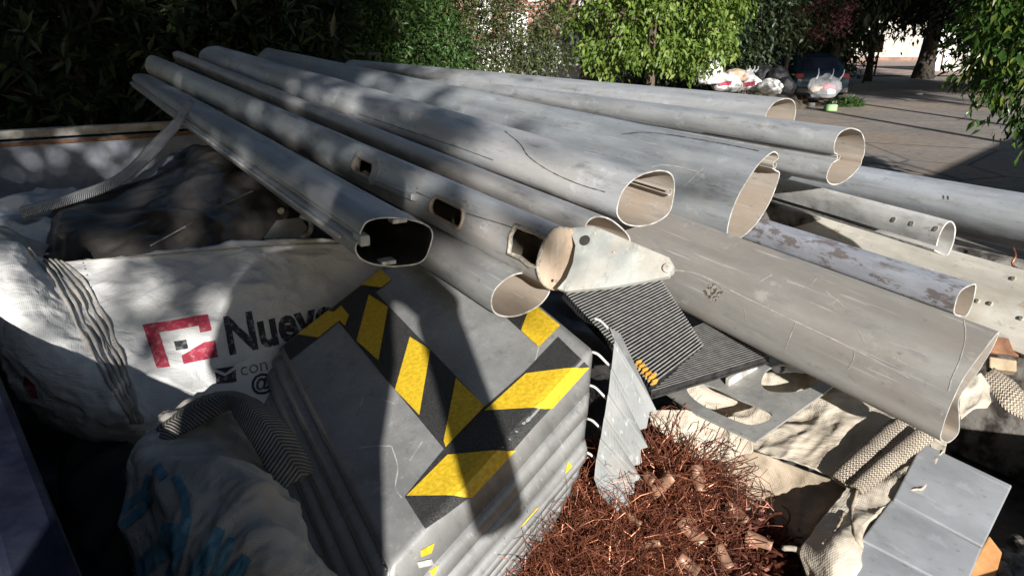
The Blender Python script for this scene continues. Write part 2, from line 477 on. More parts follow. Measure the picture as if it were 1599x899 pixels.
M['plaster_old'] = mat_plain('old_plaster', (0.30, 0.28, 0.25), (0.46, 0.43, 0.39), 3, 0.9)
mbk, ntb, bb_, _ob = _nodes('orange_brick')
_bt = ntb.nodes.new('ShaderNodeTexBrick'); ntb.links.new(_map(ntb, _coord(ntb), (1, 1, 1), rot=(math.pi / 2, 0, 0)), _bt.inputs['Vector'])
_bt.inputs['Color1'].default_value = (0.36, 0.14, 0.08, 1); _bt.inputs['Color2'].default_value = (0.22, 0.09, 0.055, 1); _bt.inputs['Mortar'].default_value = (0.34, 0.31, 0.28, 1)
_bt.inputs['Scale'].default_value = 1.0; _bt.inputs['Brick Width'].default_value = 0.26; _bt.inputs['Row Height'].default_value = 0.11; _bt.inputs['Mortar Size'].default_value = 0.016
ntb.links.new(_mix(ntb, 0.6, _bt.outputs['Color'], _ramp(ntb, _noise(ntb, _coord(ntb), 2.0, 6, .65), [(.35, .25), (.7, 1.0)]), 'MULTIPLY'), bb_.inputs['Base Color'])
bb_.inputs['Roughness'].default_value = 0.9
M['brick'] = mbk
M['glass_dark'] = mat_plain('dark_window', (0.015, 0.016, 0.03), (0.03, 0.03, 0.06), 2, 0.15, 0, 0)
M['curtain'] = mat_plain('blue_grey_curtain', (0.07, 0.07, 0.12), (0.14, 0.14, 0.21), 4, 0.9)
M['bark'] = mat_plain('bark', (0.05, 0.04, 0.03), (0.13, 0.10, 0.075), 14, 0.9, 0, 0.8, 0.02)
M['bark_dark'] = mat_plain('dark_bark', (0.02, 0.017, 0.014), (0.055, 0.045, 0.036), 14, 0.9, 0, 0.8, 0.02)
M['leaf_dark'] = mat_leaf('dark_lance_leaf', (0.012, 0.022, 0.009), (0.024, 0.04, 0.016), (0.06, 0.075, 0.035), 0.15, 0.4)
M['leaf_mid'] = mat_leaf('mid_green_leaf', (0.028, 0.065, 0.016), (0.055, 0.11, 0.028), (0.10, 0.14, 0.04), 0.25)
M['leaf_olive'] = mat_leaf('olive_leaf', (0.035, 0.05, 0.018), (0.07, 0.09, 0.032), (0.12, 0.13, 0.05), 0.22)
M['leaf_bright'] = mat_leaf('bright_green_leaf', (0.07, 0.125, 0.02), (0.14, 0.21, 0.038), (0.24, 0.29, 0.08), 0.32)
M['leaf_grey'] = mat_leaf('dusty_green_leaf', (0.025, 0.045, 0.02), (0.055, 0.075, 0.035), (0.12, 0.12, 0.07), 0.18)
M['leaf_near'] = mat_leaf('glossy_green_leaf', (0.025, 0.06, 0.012), (0.05, 0.10, 0.02), (0.15, 0.17, 0.035), 0.28, 0.32)
M['petal'] = mat_leaf('pink_petal', (0.18, 0.04, 0.07), (0.32, 0.10, 0.14), (0.5, 0.28, 0.3), 0.25, 0.7)

def poly_obj(name, pts, mat, kind='structure'):
    mb = MB(); mb.add(pts, [tuple(range(len(pts)))])
    return tag(mb.build(name, mat), kind=kind)

poly_obj('ground', [(-150, -150, 0), (150, -150, 0), (150, 200, 0), (-150, 200, 0)], M['dirt'])
def road_left(y): return 1.0 + 0.30 * y
poly_obj('road', [(road_left(-40), -40, 0.004), (60, -40, 0.004), (60, 37.5, 0.004), (road_left(37.5), 37.5, 0.004)], M['asphalt'])
mb = MB()
y = -6.0
while y < 36:
    y2 = y + 1.0
    a, b_ = Vector((road_left(y) - 0.08, y + .01, 0)), Vector((road_left(y2) - 0.08, y2 - .01, 0))
    c = (a + b_) / 2
    R = Matrix.Rotation(-math.atan2(b_.x - a.x, b_.y - a.y), 3, 'Z')
    mb.box((c.x, c.y, 0.05), (0.15, (b_ - a).length, 0.14 + 0.006 * random.random()), R)
    y = y2
tag(mb.build('kerb', M['kerb'], bevel=0.012), kind='structure')

# low plastered wall out of frame on the right; its shadow makes the dark wedge on the road
w0, w1 = Vector((5.6, 0.0, 0)), Vector((13.2, 8.2, 0))
c = (w0 + w1) / 2
R = Matrix.Rotation(math.atan2(w1.y - w0.y, w1.x - w0.x), 3, 'Z')
mb = MB(); mb.box((c.x, c.y, 1.36), ((w1 - w0).length, 0.2, 2.72), R)
bw = mb.build('boundary_wall', M['plaster_old'], bevel=0.01)
tag(bw, 'old plastered boundary wall shading the road at the right', 'wall')
mb = MB(); mb.box((c.x, c.y, 2.75), ((w1 - w0).length + .06, 0.28, 0.06), R)
mb.build('coping', M['kerb'], bw)

# house behind the middle trees
house = empty('house', (2.2, 19.0, 0))
tag(house, 'white plastered house with bare orange brick patches behind the middle trees', 'house')
mb = MB()
mb.box((0.6, 19.6, 0.9), (4.6, 0.3, 1.8)); mb.build('lower_wall', M['plaster'], house)
mb = MB(); mb.box((0.6, 19.62, 3.4), (4.6, 0.3, 3.2)); mb.build('upper_wall', M['brick'], house)
for (bx, bz, bw_, bh) in ((0.15, 2.1, 0.5, 0.7), (1.9, 2.75, 0.5, 0.9), (-0.7, 2.5, 0.35, 1.0), (1.35, 2.0, 0.3, 0.35), (0.55, 2.95, 0.3, 0.5)):
    mb = MB(); mb.box((bx, 19.46, bz), (bw_, 0.03, bh)); mb.build('plaster_patch', M['plaster'], house, bevel=0.01)
mb = MB(); mb.box((1.75, 19.43, 1.72), (0.95, 0.06, 1.0)); w_ = mb.build('window', M['glass_dark'], house)
mb = MB(); mb.box((1.55, 19.38, 1.7), (0.3, 0.03, 0.9)); mb.build('curtain', M['curtain'], w_)
mb = MB(); mb.box((1.75, 19.38, 1.2), (1.1, 0.14, 0.06)); mb.build('sill', M['plaster'], w_)
mb = MB(); mb.box((2.9, 19.2, 0.75), (2.3, 0.12, 1.5)); mb.build('fence_panel', M['bark'], house)
mb = MB(); mb.box((0.6, 20.6, 5.1), (5.2, 3.0, 0.2)); mb.build('roof', M['kerb'], house)

# far white wall and gate, sunlit ground at the end of the street
poly_obj('far_pavement', [(12, 37.6, 0.05), (34, 37.6, 0.05), (40, 62, 0.05), (10, 62, 0.05)], mat_plain('pink_pavement', (0.30, 0.22, 0.18), (0.44, 0.34, 0.29), 2, 0.9))
fw = empty('far_wall', G(1460, 112))
tag(fw, 'tall white gate wall at the far end of the street', 'wall')
p = P(1463, 90, 41.0)
mb = MB(); mb.box((p.x, p.y, 2.0), (1.6, 0.25, 4.0)); mb.build('white_panel', M['plaster'], fw)
mb = MB(); mb.box((p.x + 0.25, p.y - 0.15, 2.0), (0.07, 0.08, 4.0)); mb.build('gate_post', M['bark'], fw)
mb = MB(); mb.box((p.x + 2.6, p.y + 0.1, 1.1), (3.4, 0.2, 2.2)); mb.build('side_wall', M['plaster_old'], fw)
p = P(1385, 95, 58.0)
fh = empty('far_house', (p.x, p.y, 0)); tag(fh, 'pale sunlit house glimpsed under the trees at the street end', 'house')
mb = MB(); mb.box((p.x, p.y + 1.5, 1.6), (6, 3, 3.2)); mb.build('wall', M['plaster_old'], fh)
mb = MB(); mb.box((p.x, p.y - 0.06, 0.15), (6.02, 0.12, 0.3)); mb.build('plinth', M['brick'], fh)
mb = MB(); mb.box((p.x, p.y + 1.5, 3.35), (6.8, 3.8, 0.3)); mb.build('roof', M['rust'], fh)
mb = MB(); mb.box((p.x - 1.5, p.y - 0.03, 1.5), (1.2, 0.1, 1.4)); mb.build('window', M['glass_dark'], fh)
# sign board on a post
p = G(1380, 122)
sg = empty('notice_board', p); tag(sg, 'dark board on a thin post under the far trees', 'sign')
d_ = 36
a = P(1364, 68, d_)
mb = MB(); mb.box(a, (1.0, 0.05, 0.85)); mb.build('board', M['rust'], sg)
mb = MB(); mb.tube([(a.x + .3, a.y + .06, 0), (a.x + .42, a.y + .06, a.z + 1.5)], 0.05, 8); mb.build('post', M['bark_dark'], sg)

# ------------------------------------------------------------------ trees
def leaf_mesh(name, centers, outward, per, size, spread, aspect=0.4, droop=0.2, style='random', var=0.35, fold=0.25):
    """many small folded leaves round twig centres"""
    C = np.repeat(np.asarray(centers, dtype=np.float64), per, axis=0)
    O = np.repeat(np.asarray(outward, dtype=np.float64), per, axis=0)
    n = len(C)
    rnd = rng.normal(size=(n, 3))
    rnd /= np.linalg.norm(rnd, axis=1)[:, None]
    if style == 'rosette':
        base = C + rng.normal(size=(n, 3)) * spread * 0.25
        D = rnd + O * 0.55 + np.array([0, 0, 0.25])
    else:
        base = C + rng.normal(size=(n, 3)) * spread
        D = rnd * 0.8 + O * 0.5 + np.array([0, 0, -droop])
    D /= np.linalg.norm(D, axis=1)[:, None]
    L = size * (1 + var * rng.normal(size=n)).clip(0.45, 1.8)
    up = np.tile(np.array([0, 0, 1.0]), (n, 1)) + rng.normal(size=(n, 3)) * 0.45 + O * 0.4
    S = np.cross(D, up); S /= (np.linalg.norm(S, axis=1)[:, None] + 1e-9)
    N = np.cross(S, D)
    Lc = L[:, None]
    w = Lc * aspect * 0.5
    v0 = base
    mid = base + D * Lc * 0.45 - N * Lc * 0.02
    v1 = mid + S * w + N * w * fold
    v3 = mid - S * w + N * w * fold
    v2 = base + D * Lc - N * Lc * 0.10 - np.array([0, 0, 1.0]) * Lc * 0.12 * (droop > 0)
    V = np.stack([v0, v1, v2, v3], axis=1).reshape(-1, 3)
    i = np.arange(n) * 4
    F = np.concatenate([np.stack([i, i + 1, i + 2], 1), np.stack([i, i + 2, i + 3], 1)])
    return np_mesh(name, V, F)

def blob_centers(c, r, n, hollow=0.55, lobes=7, seed=0):
    """points in a lumpy ellipsoid with gaps"""
    rg = np.random.default_rng(seed)
    lob = rg.normal(size=(lobes, 3)); lob /= np.linalg.norm(lob, axis=1)[:, None]
    lr = rg.uniform(0.42, 0.62, lobes)
    lc = lob * rg.uniform(0.35, 0.62, lobes)[:, None]
    out = []
    while len(out) < n:
        p = rg.uniform(-1.15, 1.15, 3)
        dmin = ((p - lc) / 1.0)
        q = np.linalg.norm(dmin, axis=1) / lr
        k = q.min()
        if k < 1 and k > hollow * rg.random() ** 0.5 and rg.random() < (0.25 + 0.75 * k):
            out.append(p)
    out = np.array(out)
    o = out / (np.linalg.norm(out, axis=1)[:, None] + 1e-6)
    return np.array(c) + out * np.array(r), o

def tree(name, label, base, trunk_r, cc, cr, n, per, size, spread, leafmat, barkmat, cat='tree', group=None, style='random', aspect=0.42, droop=0.25, lobes=8, seed=1, limbs=6, hollow=0.55, lean=None, extra=None, centers=None):
    t = empty(name, base)
    tag(t, label, cat, group)
    rg = random.Random(seed)
    base = Vector(base); cc_v = Vector(cc)
    mb = MB()
    top = cc_v + Vector((0, 0, cr[2] * 0.35))
    midp = base.lerp(cc_v, 0.5) + Vector((rg.uniform(-.12, .12), rg.uniform(-.12, .12), 0))
    pts = catmull([base, midp, cc_v, top], 10)
    mb.tube(pts, [trunk_r * (1.25 if i == 0 else 1 - 0.085 * i) for i in range(10)], 9)
    C, O = centers if centers is not None else blob_centers(cc, cr, n, hollow, lobes, seed)
    for k in range(limbs):
        e = Vector(C[rg.randrange(len(C))])
        s = pts[rg.randrange(3, 8)]
        m_ = s.lerp(e, 0.5) + Vector((0, 0, 0.12 * (e - s).length))
        r0 = trunk_r * 0.45
        mb.tube(catmull([s, m_, e], 6), [r0, r0 * .8, r0 * .6, r0 * .45, r0 * .3, r0 * .15], 6)
    mb.build('trunk', barkmat, t, smooth=True)
    me = leaf_mesh('crown', C, O, per, size, spread, aspect, droop, style)
    link('crown', me, leafmat, t)
    if extra:
        C2, O2 = blob_centers(*extra[0], seed=seed + 50)
        me = leaf_mesh('blossom', C2, O2, *extra[1])
        link('blossom', me, extra[2], t)
    return t

# dark lance-leaved trees along the left, in the shade
gl = 'dark trees beyond the truck'
for i, (px, d, zc, rx, rz, lab) in enumerate((
        (-40, 7.4, 1.7, 1.3, 1.7, 'dark lance-leaved tree at the far left edge behind the truck'),
        (130, 7.6, 2.0, 1.2, 1.6, 'dark lance-leaved tree behind the truck headboard, second from the left'),
        (285, 8.2, 1.9, 1.15, 1.5, 'dark lance-leaved tree with pale leaf rosettes just behind the pole tips'),
        (440, 8.8, 2.2, 1.15, 1.6, 'dark lance-leaved tree between the pole tips and the green shrubs'))):
    b_ = P(px, 150, d); 
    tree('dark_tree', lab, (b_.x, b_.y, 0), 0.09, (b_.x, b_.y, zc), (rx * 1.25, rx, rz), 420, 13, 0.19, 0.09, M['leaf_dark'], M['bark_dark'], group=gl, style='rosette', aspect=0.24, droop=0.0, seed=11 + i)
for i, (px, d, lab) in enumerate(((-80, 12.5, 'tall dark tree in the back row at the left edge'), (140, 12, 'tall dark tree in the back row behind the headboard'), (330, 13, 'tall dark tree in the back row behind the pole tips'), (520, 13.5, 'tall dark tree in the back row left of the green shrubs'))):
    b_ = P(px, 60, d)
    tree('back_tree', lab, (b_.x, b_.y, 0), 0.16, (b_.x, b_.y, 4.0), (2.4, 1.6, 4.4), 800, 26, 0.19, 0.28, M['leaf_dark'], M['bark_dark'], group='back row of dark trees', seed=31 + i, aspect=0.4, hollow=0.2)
# green shrubs in the middle
b_ = P(625, 80, 10.2)
tree('feathery_shrub', 'feathery mid green shrub right of the dark trees', (b_.x, b_.y, 0), 0.07, (b_.x, b_.y, 1.75), (1.15, 0.9, 1.35), 520, 40, 0.075, 0.11, M['leaf_mid'], M['bark'], cat='shrub', aspect=0.34, seed=5)
b_ = P(735, 80, 11.0)
tree('olive_shrub', 'olive green shrub with sparse twigs before the white wall', (b_.x, b_.y, 0), 0.06, (b_.x, b_.y, 1.7), (1.0, 0.8, 1.4), 430, 30, 0.06, 0.10, M['leaf_olive'], M['bark'], cat='shrub', aspect=0.4, seed=6)
b_ = P(800, 80, 12.5)
tree('sparse_shrub', 'thin small-leaved shrub before the brick patches', (b_.x, b_.y, 0), 0.05, (b_.x + .15, b_.y, 1.75), (1.0, 0.7, 1.2), 330, 26, 0.06, 0.11, M['leaf_olive'], M['bark'], cat='shrub', aspect=0.45, seed=8)
b_ = P(1020, 90, 13.0)
tree('bright_tree', 'bright sunlit green tree in the middle of the street side', (b_.x, b_.y, 0), 0.10, (b_.x - .05, b_.y, 3.0), (2.05, 1.5, 1.85), 560, 30, 0.092, 0.095, M['leaf_bright'], M['bark'], aspect=0.5, droop=0.35, seed=9, lobes=13)
b_ = P(1150, 90, 19.5)
tree('grey_tree', 'dusty dark green tree with thin trunks right of the bright tree', (b_.x, b_.y, 0), 0.10, (b_.x + .1, b_.y, 3.0), (1.5, 1.3, 2.1), 520, 26, 0.11, 0.18, M['leaf_grey'], M['bark'], seed=10, droop=0.3)
b_ = P(1240, 90, 20.5)
tree('pink_tree', 'dark tree with pink blossom above the parked car', (b_.x - .3, b_.y, 0), 0.09, (b_.x, b_.y, 2.85), (1.3, 1.1, 1.6), 380, 22, 0.10, 0.16, M['leaf_grey'], M['bark'], seed=12,
     extra=(((b_.x + .15, b_.y - .35, 2.7), (1.15, 0.85, 1.25), 42, 0.5, 6), (22, 0.07, 0.12, 0.8, 0.0), M['petal']))
b_ = P(1060, 90, 16)
tree('hedge_tree', 'dark tree filling the gap behind the bright tree', (b_.x, b_.y, 0), 0.12, (b_.x, b_.y, 2.7), (2.2, 1.0, 2.7), 600, 30, 0.12, 0.2, M['leaf_dark'], M['bark_dark'], seed=13)
# far dark street trees
for i, (px, d, tr, zc, rx, rz, lab) in enumerate((
        (1290, 27, 0.2, 5.0, 3.2, 3.4, 'large dark street tree behind the parked car'),
        (1345, 33, 0.16, 4.2, 3.6, 3.4, 'large dark street tree left of the notice board'),
        (1428, 35, 0.42, 5.0, 4.2, 3.4, 'large dark street tree with thick trunk beside the white gate wall'),
        (1520, 30, 0.25, 5.0, 4.0, 3.4, 'large dark street tree right of the white gate wall'),
        (1240, 30, 0.2, 4.6, 3.0, 3.8, 'large dark street tree behind the pink blossom'),
        (1610, 26, 0.25, 4.4, 3.4, 3.6, 'large dark street tree at the right edge behind the near tree'))):
    b_ = G(px, 118 if d > 28 else 130); b_ = Vector((ray(px, 100).x * d, d * 1.02, 0))
    tree('street_tree', lab, (b_.x, b_.y, 0), tr, (b_.x, b_.y, zc), (rx, rx * .8, rz), 620, 24, 0.24, 0.42, M['leaf_dark'], M['bark_dark'], group='dark street trees at the end of the road', seed=60 + i, hollow=0.25)
for i, px in enumerate((1180, 1300, 1420, 1540, 1660)):
    d = 66 + 3 * (i % 2)
    b_ = Vector((ray(px, 60).x * d, d * 1.02, 0))
    tree('far_tree', ('leftmost', 'second', 'middle', 'fourth', 'rightmost')[i] + ' of the far trees closing the end of the street', b_, 0.35, (b_.x, b_.y, 7.0), (6.5, 4, 6.0), 520, 22, 0.5, 0.8, M['leaf_dark'], M['bark_dark'], group='far trees', seed=80 + i, hollow=0.2)
for i, px in enumerate((-250, 20, 250, 480, 700, 900, 1050)):
    d = 26 + 3 * (i % 2)
    b_ = Vector((ray(px, 60).x * d, d * 1.02, 0))
    tree('rear_tree', '%s of the tall rear trees, counted from the left' % ('leftmost', 'second', 'third', 'fourth', 'fifth', 'sixth', 'rightmost')[i], b_, 0.25, (b_.x, b_.y, 4.6), (3.8, 2.6, 4.6), 460, 20, 0.32, 0.5, M['leaf_dark'], M['bark_dark'], group='tall rear trees', seed=100 + i, hollow=0.2)
# near tree at the right edge
b_ = P(1640, 110, 7.6)
tree('near_tree', 'near glossy-leaved tree hanging into the right edge over the road', (b_.x + .35, b_.y, 0), 0.05, (b_.x + .05, b_.y, 2.0), (1.12, 0.9, 1.5), 300, 26, 0.105, 0.12, M['leaf_near'], M['bark'], seed=15, aspect=0.4, droop=0.7)
# trees outside the frame whose shade falls into it
def shade_centers(n, seed=21):
    rg = np.random.default_rng(seed); out = []
    gaps = []
    for (px, py, d, r) in ((150, 258, 5.0, .2), (12, 268, 5.0, .2), (45, 207, 5.05, .2), (262, 262, 3.2, .26), (312, 58, 8.2, .36), (330, 140, 4.4, .24), (380, 215, 2.9, .2), (255, 60, 8.2, .3), (240, 320, 2.6, .2)):
        q = P(px, py, d); q = q + LDIR * ((-7.2 - q.y) / LDIR.y); gaps.append((q.x, q.z, r))
    while len(out) < n:
        p = np.array([rg.uniform(-7.5, 1.15), rg.uniform(-8.6, -5.6), rg.uniform(3.8, 11.0)])
        k_ = (-7.2 - p[1]) / LDIR.y
        gx, gz = p[0] + LDIR.x * k_, p[2] + LDIR.z * k_
        if any((gx - a) ** 2 + (gz - b) ** 2 < r * r for a, b, r in gaps): continue
        e = 0.22 * noise.noise(Vector(p) * 1.6) + 0.12 * noise.noise(Vector(p) * 4.1)
        f = -(p[1] + 7.2)
        edge = min((1.02 + e + f * -0.18 - p[0]) / 0.5, (p[2] - (4.32 - 0.14 * min(1, max(0, (0.55 - p[0]) / 0.4))) - e + (p[1] + 7.2) * .22) / 0.6)
        if edge <= 0: continue
        if p[2] > 10.2 - 0.06 * (p[0] + 3) ** 2 + e * 2: continue
        if p[0] > -2.6 and p[2] < 6.2 and noise.noise(Vector(p) * Vector((1.5, 0.5, 1.5)) + Vector((3, 1, 2))) > 0.34: continue
        if rg.random() < min(1, 0.18 + edge): out.append(p)
    out = np.array(out); o = out - np.array([-3, -7.2, 6]); o /= np.linalg.norm(o, axis=1)[:, None]
    return out, o
tree('shade_tree', 'broad tree behind the photographer that shades the left of the load', (-2.9, -7.5, 0), 0.25, (-2.75, -7.2, 7.2), (3.75, 3.0, 3.1), 2600, 24, 0.22, 0.17, M['leaf_dark'], M['bark_dark'], seed=21, limbs=10, centers=shade_centers(2600))
for i, (x, y, lab) in enumerate(((11.2, 1.5, 'nearest roadside tree right of the boundary wall'), (13.2, 4.0, 'second roadside tree right of the boundary wall'), (16.0, 4.5, 'third roadside tree right of the boundary wall'), (20.0, 6.0, 'farthest roadside tree right of the boundary wall'))):
    tree('roadside_tree', lab, (x, y, 0), 0.16, (x, y, 9.6), (3.1, 2.6, 3.0), 420, 26, 0.26, 0.32, M['leaf_dark'], M['bark_dark'], group='roadside trees', seed=120 + i, hollow=0.1, lobes=12)

for i, (x, y, lab) in enumerate(((-7.2, 0.5, 'dense unseen tree added left of the truck tail to block sky light'), (-8.2, 4.5, 'dense unseen tree added left of the truck headboard to block sky light'))):  # unseen trees added to cut the sky fill over the load
    tree('sky_blocker_tree', lab, (x, y, 0), 0.2, (x + .6, y, 6.6), (4.4, 3.4, 3.8), 800, 24, 0.24, 0.3, M['leaf_dark'], M['bark_dark'], group='unseen trees added to block sky light', seed=150 + i, hollow=0.1, lobes=14)

# ------------------------------------------------------------------ truck bed
T1 = Vector((-0.525, 0.851, 0)); T2 = Vector((0.851, 0.525, 0))
RT = Matrix(((T2.x, T1.x, 0), (T2.y, T1.y, 0), (0, 0, 1)))      # local x across, y along
def TP(a, l, z): return T2 * a + T1 * l + Vector((0, 0, z))
BL, BR, BF, RIM, FLOOR = -0.125, 2.26, 5.90, 1.30, 0.66
truck = empty('truck_bed', TP(1.0, 3.0, 0))
tag(truck, 'worn blue truck bed full of scrap metal', 'truck')
lwa, lwb = TP(BL + .11, 0.3, 0.98), TP(BL - .78, 6.3, 0.98); ld = (lwb - lwa).normalized()
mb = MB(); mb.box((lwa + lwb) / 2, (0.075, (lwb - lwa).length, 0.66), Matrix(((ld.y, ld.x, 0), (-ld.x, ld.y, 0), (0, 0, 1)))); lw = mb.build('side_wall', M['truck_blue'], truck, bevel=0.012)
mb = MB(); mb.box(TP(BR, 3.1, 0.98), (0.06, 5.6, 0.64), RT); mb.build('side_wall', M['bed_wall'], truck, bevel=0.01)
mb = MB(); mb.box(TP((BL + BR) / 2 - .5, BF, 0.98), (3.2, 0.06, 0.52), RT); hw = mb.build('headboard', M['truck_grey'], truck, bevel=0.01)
mb = MB(); mb.box(TP((BL + BR) / 2 - .5, BF + .02, 1.285), (3.22, 0.09, 0.055), RT); mb.build('rail', M['rail_wood'], truck, bevel=0.006)
mb = MB(); mb.box(TP((BL + BR) / 2 - .5, BF - .034, 1.225), (3.2, 0.025, 0.022), RT); mb.build('rust_strip', M['rust'], truck)
mb = MB(); mb.box(TP((BL + BR) / 2 - .4, 3.1, FLOOR - .03), (3.2, 5.7, 0.06), RT); mb.build('floor', M['black_metal_and_gap'], truck)
mb = MB(); mb.box(TP((BL + BR) / 2, 0.26, 0.82), (2.2, 0.05, 0.36), RT); mb.build('tailgate', M['truck_blue'], truck, bevel=0.01)
mb = MB(); mb.box(TP(0.9, -0.25, 0.37), (2.0, 0.7, 0.07), RT); mb.build('rear_step', M['black_metal_and_gap'], truck, bevel=0.01)
for s in (0.45, 1.55):
    mb = MB(); mb.box(TP(s, 2.9, 0.52), (0.1, 6.6, 0.16), RT); mb.build('chassis_rail', M['black_metal_and_gap'], truck)
for a in (0.05, 1.95):
    for l in (1.4, 4.9):
        mb = MB()
        c = TP(a, l, 0.34)
        prof = [(-.1, .20), (-.1, .31), (-.07, .34), (.07, .34), (.1, .31), (.1, .20)]
        n = 28; v = []; f = []
        for k in range(n):
            an = 2 * math.pi * k / n
            for (x, r) in prof:
                v.append(c + T2 * x + T1 * (r * math.cos(an)) + Vector((0, 0, r * math.sin(an))))
        m_ = len(prof)
        for k in range(n):
            for j in range(m_):
                f.append((k * m_ + j, k * m_ + (j + 1) % m_, ((k + 1) % n) * m_ + (j + 1) % m_, ((k + 1) % n) * m_ + j))
        mb.add(v, f)
        wh = mb.build('wheel', M['black_plastic_and_shade'], truck, smooth=True)
        mb = MB(); mb.tube([c - T2 * .06, c + T2 * .06], 0.2, 20); mb.build('rim', M['truck_grey'], wh)

# ------------------------------------------------------------------ load: profiles and poles
def ring_local(ring_px, center, X, Y, W):
    out = []
    for (px, py) in ring_px:
        r = ray(px, py)
        t = (center - CAM).dot(W) / r.dot(W)
        q = CAM + r * t - center
        out.append(Vector((q.dot(X), q.dot(Y), 0)))
    return out

def offset2d(pts, dist, closed):
    n = len(pts); out = []
    area = sum(pts[i].x * pts[(i + 1) % n].y - pts[(i + 1) % n].x * pts[i].y for i in range(n))
    sgn = 1 if area > 0 else -1
    for i in range(n):
        a = pts[i - 1] if (closed or i > 0) else pts[i]
        b = pts[(i + 1) % n] if (closed or i < n - 1) else pts[i]
        t = (b - a)
        t = t.normalized() if t.length > 1e-9 else Vector((1, 0, 0))
        nrm = Vector((-t.y, t.x, 0)) * sgn
        out.append(pts[i] + nrm * dist)
    return out

def sweep(name, prof, L, thick, mats, mw, closed=True, far_scale=1.0, rows=36, dent=0.002, seed=0.0, parent=None, bend=0.0):
    n = len(prof)
    inn = offset2d(prof, thick, closed)
    cx = sum((p for p in prof), Vector()) / n
    V = []; F = []; MI = []
    for r in range(rows + 1):
        u = r / rows
        s = 1 + (far_scale - 1) * u
        z = L * u
        for src in (prof, inn):
            for p in src:
                q = (p - cx) * s + cx
                d = q - cx
                k = noise.noise(Vector((q.x * 9 + seed * 7.3, q.y * 9, z * 2.2))) * dent + noise.noise(Vector((q.x * 30 + seed, q.y * 30, z * 9))) * dent * 0.35
                if d.length > 1e-6: q = q + d.normalized() * k
                V.append((q.x, q.y + bend * math.sin(math.pi * u), z))
    st = 2 * n
    rng_ = range(n) if closed else range(n - 1)
    for r in range(rows):
        for i in rng_:
            j = (i + 1) % n
            a, b, c, d = r * st + i, r * st + j, (r + 1) * st + j, (r + 1) * st + i
            F.append((a, b, c, d)); MI.append(0)
            F.append((a + n, d + n, c + n, b + n)); MI.append(1)
        if not closed:
            for i in (0, n - 1):
                F.append((r * st + i, (r + 1) * st + i, (r + 1) * st + n + i, r * st + n + i)); MI.append(2)
    for r in (0, rows):
        for i in rng_:
            j = (i + 1) % n
            F.append((r * st + i, r * st + n + i, r * st + n + j, r * st + j)); MI.append(2)
    me = bpy.data.meshes.new(name)
    me.from_pydata(V, [], F)
    for m in mats: me.materials.append(m)
    me.polygons.foreach_set('material_index', MI)
    me.update()
    bm = bmesh.new(); bm.from_mesh(me); bmesh.ops.recalc_face_normals(bm, faces=bm.faces); bm.to_mesh(me); bm.free()
    me.polygons.foreach_set('use_smooth', [i != 2 for i in MI])
    me.set_sharp_from_angle(angle=math.radians(40))
    return link(name, me, None, parent, mw=mw)

def frame_of(near, far):
    W = (far - near).normalized()
    X = Vector((0, 0, 1)).cross(W).normalized()
    Y = W.cross(X)
    mw = Matrix(((X.x, Y.x, W.x, near.x), (X.y, Y.y, W.y, near.y), (X.z, Y.z, W.z, near.z), (0, 0, 0, 1)))
    return W, X, Y, mw

GP = 'aluminium poles stacked on the truck'
def pole(name, label, ring_px, d, far_px, far_d, mat, thick=0.0036, closed=True, far_scale=1.0, n=64, smooth_ring=True, center=None, dent=0.002, seed=0.0, inside=None, bend=0.0, cat='pole', group=GP, rim=None):
    if center is None:
        xs = [p[0] for p in ring_px]; ys = [p[1] for p in ring_px]
        center = ((min(xs) + max(xs)) / 2, (min(ys) + max(ys)) / 2)
    near = P(center[0], center[1], d); far = P(far_px[0], far_px[1], far_d)
    W, X, Y, mw = frame_of(near, far)
    loc = ring_local(ring_px, near, X, Y, W)
    prof = catmull(loc, n, closed) if smooth_ring else loc
    o = sweep(name, prof, (far - near).length, thick, [M[mat], M[inside or 'dust_in'], M[rim or 'rim']], mw, closed, far_scale, dent=dent, seed=seed, bend=bend)
    tag(o, label, cat, group)
    return o, prof, mw

RING_A = [(564, 357), (571, 346), (587, 340), (609, 339), (636, 342), (658, 347), (671, 354), (676, 363), (676, 374), (671, 391), (665, 404), (653, 412), (631, 416), (605, 417), (580, 413), (563, 405), (555, 393), (555, 383), (559, 376), (566, 374), (566, 369), (561, 365)]
RING_B = [(867, 358), (853, 373), (843, 397), (840, 420), (847, 440), (863, 450), (887, 444), (903, 423), (913, 400), (910, 373), (897, 362), (880, 357)]
RING_C = [(913, 355), (920, 342), (934, 337), (950, 340), (967, 352), (980, 365), (984, 377), (976, 392), (955, 400), (931, 393), (917, 374)]
RING_D = [(963, 335), (966, 312), (978, 290), (1000, 273), (1028, 265), (1047, 269), (1054, 284), (1052, 310), (1045, 333), (1025, 348), (1000, 354), (976, 350)]
RING_E = [(1206, 237), (1185, 255), (1165, 283), (1148, 315), (1138, 345), (1135, 368), (1142, 377), (1160, 370), (1182, 349), (1201, 318), (1213, 290), (1218, 270), (1210, 264), (1208, 255), (1216, 248), (1215, 240)]
RING_F = [(1325, 200), (1311, 207), (1303, 222), (1302, 238), (1307, 242), (1306, 250), (1300, 254), (1293, 267), (1291, 280), (1298, 288), (1313, 287), (1331, 274), (1344, 258), (1346, 250), (1350, 240), (1351, 222), (1346, 207), (1336, 201)]
RING_G = [(1195, 184), (1200, 170), (1212, 158), (1228, 153), (1239, 157), (1243, 170), (1240, 188), (1231, 203), (1216, 208), (1200, 202)]
RING_H = [(795, 431), (773, 450), (766, 471), (773, 489), (793, 495), (820, 490), (843, 477), (857, 460), (858, 448), (846, 433), (820, 425)]
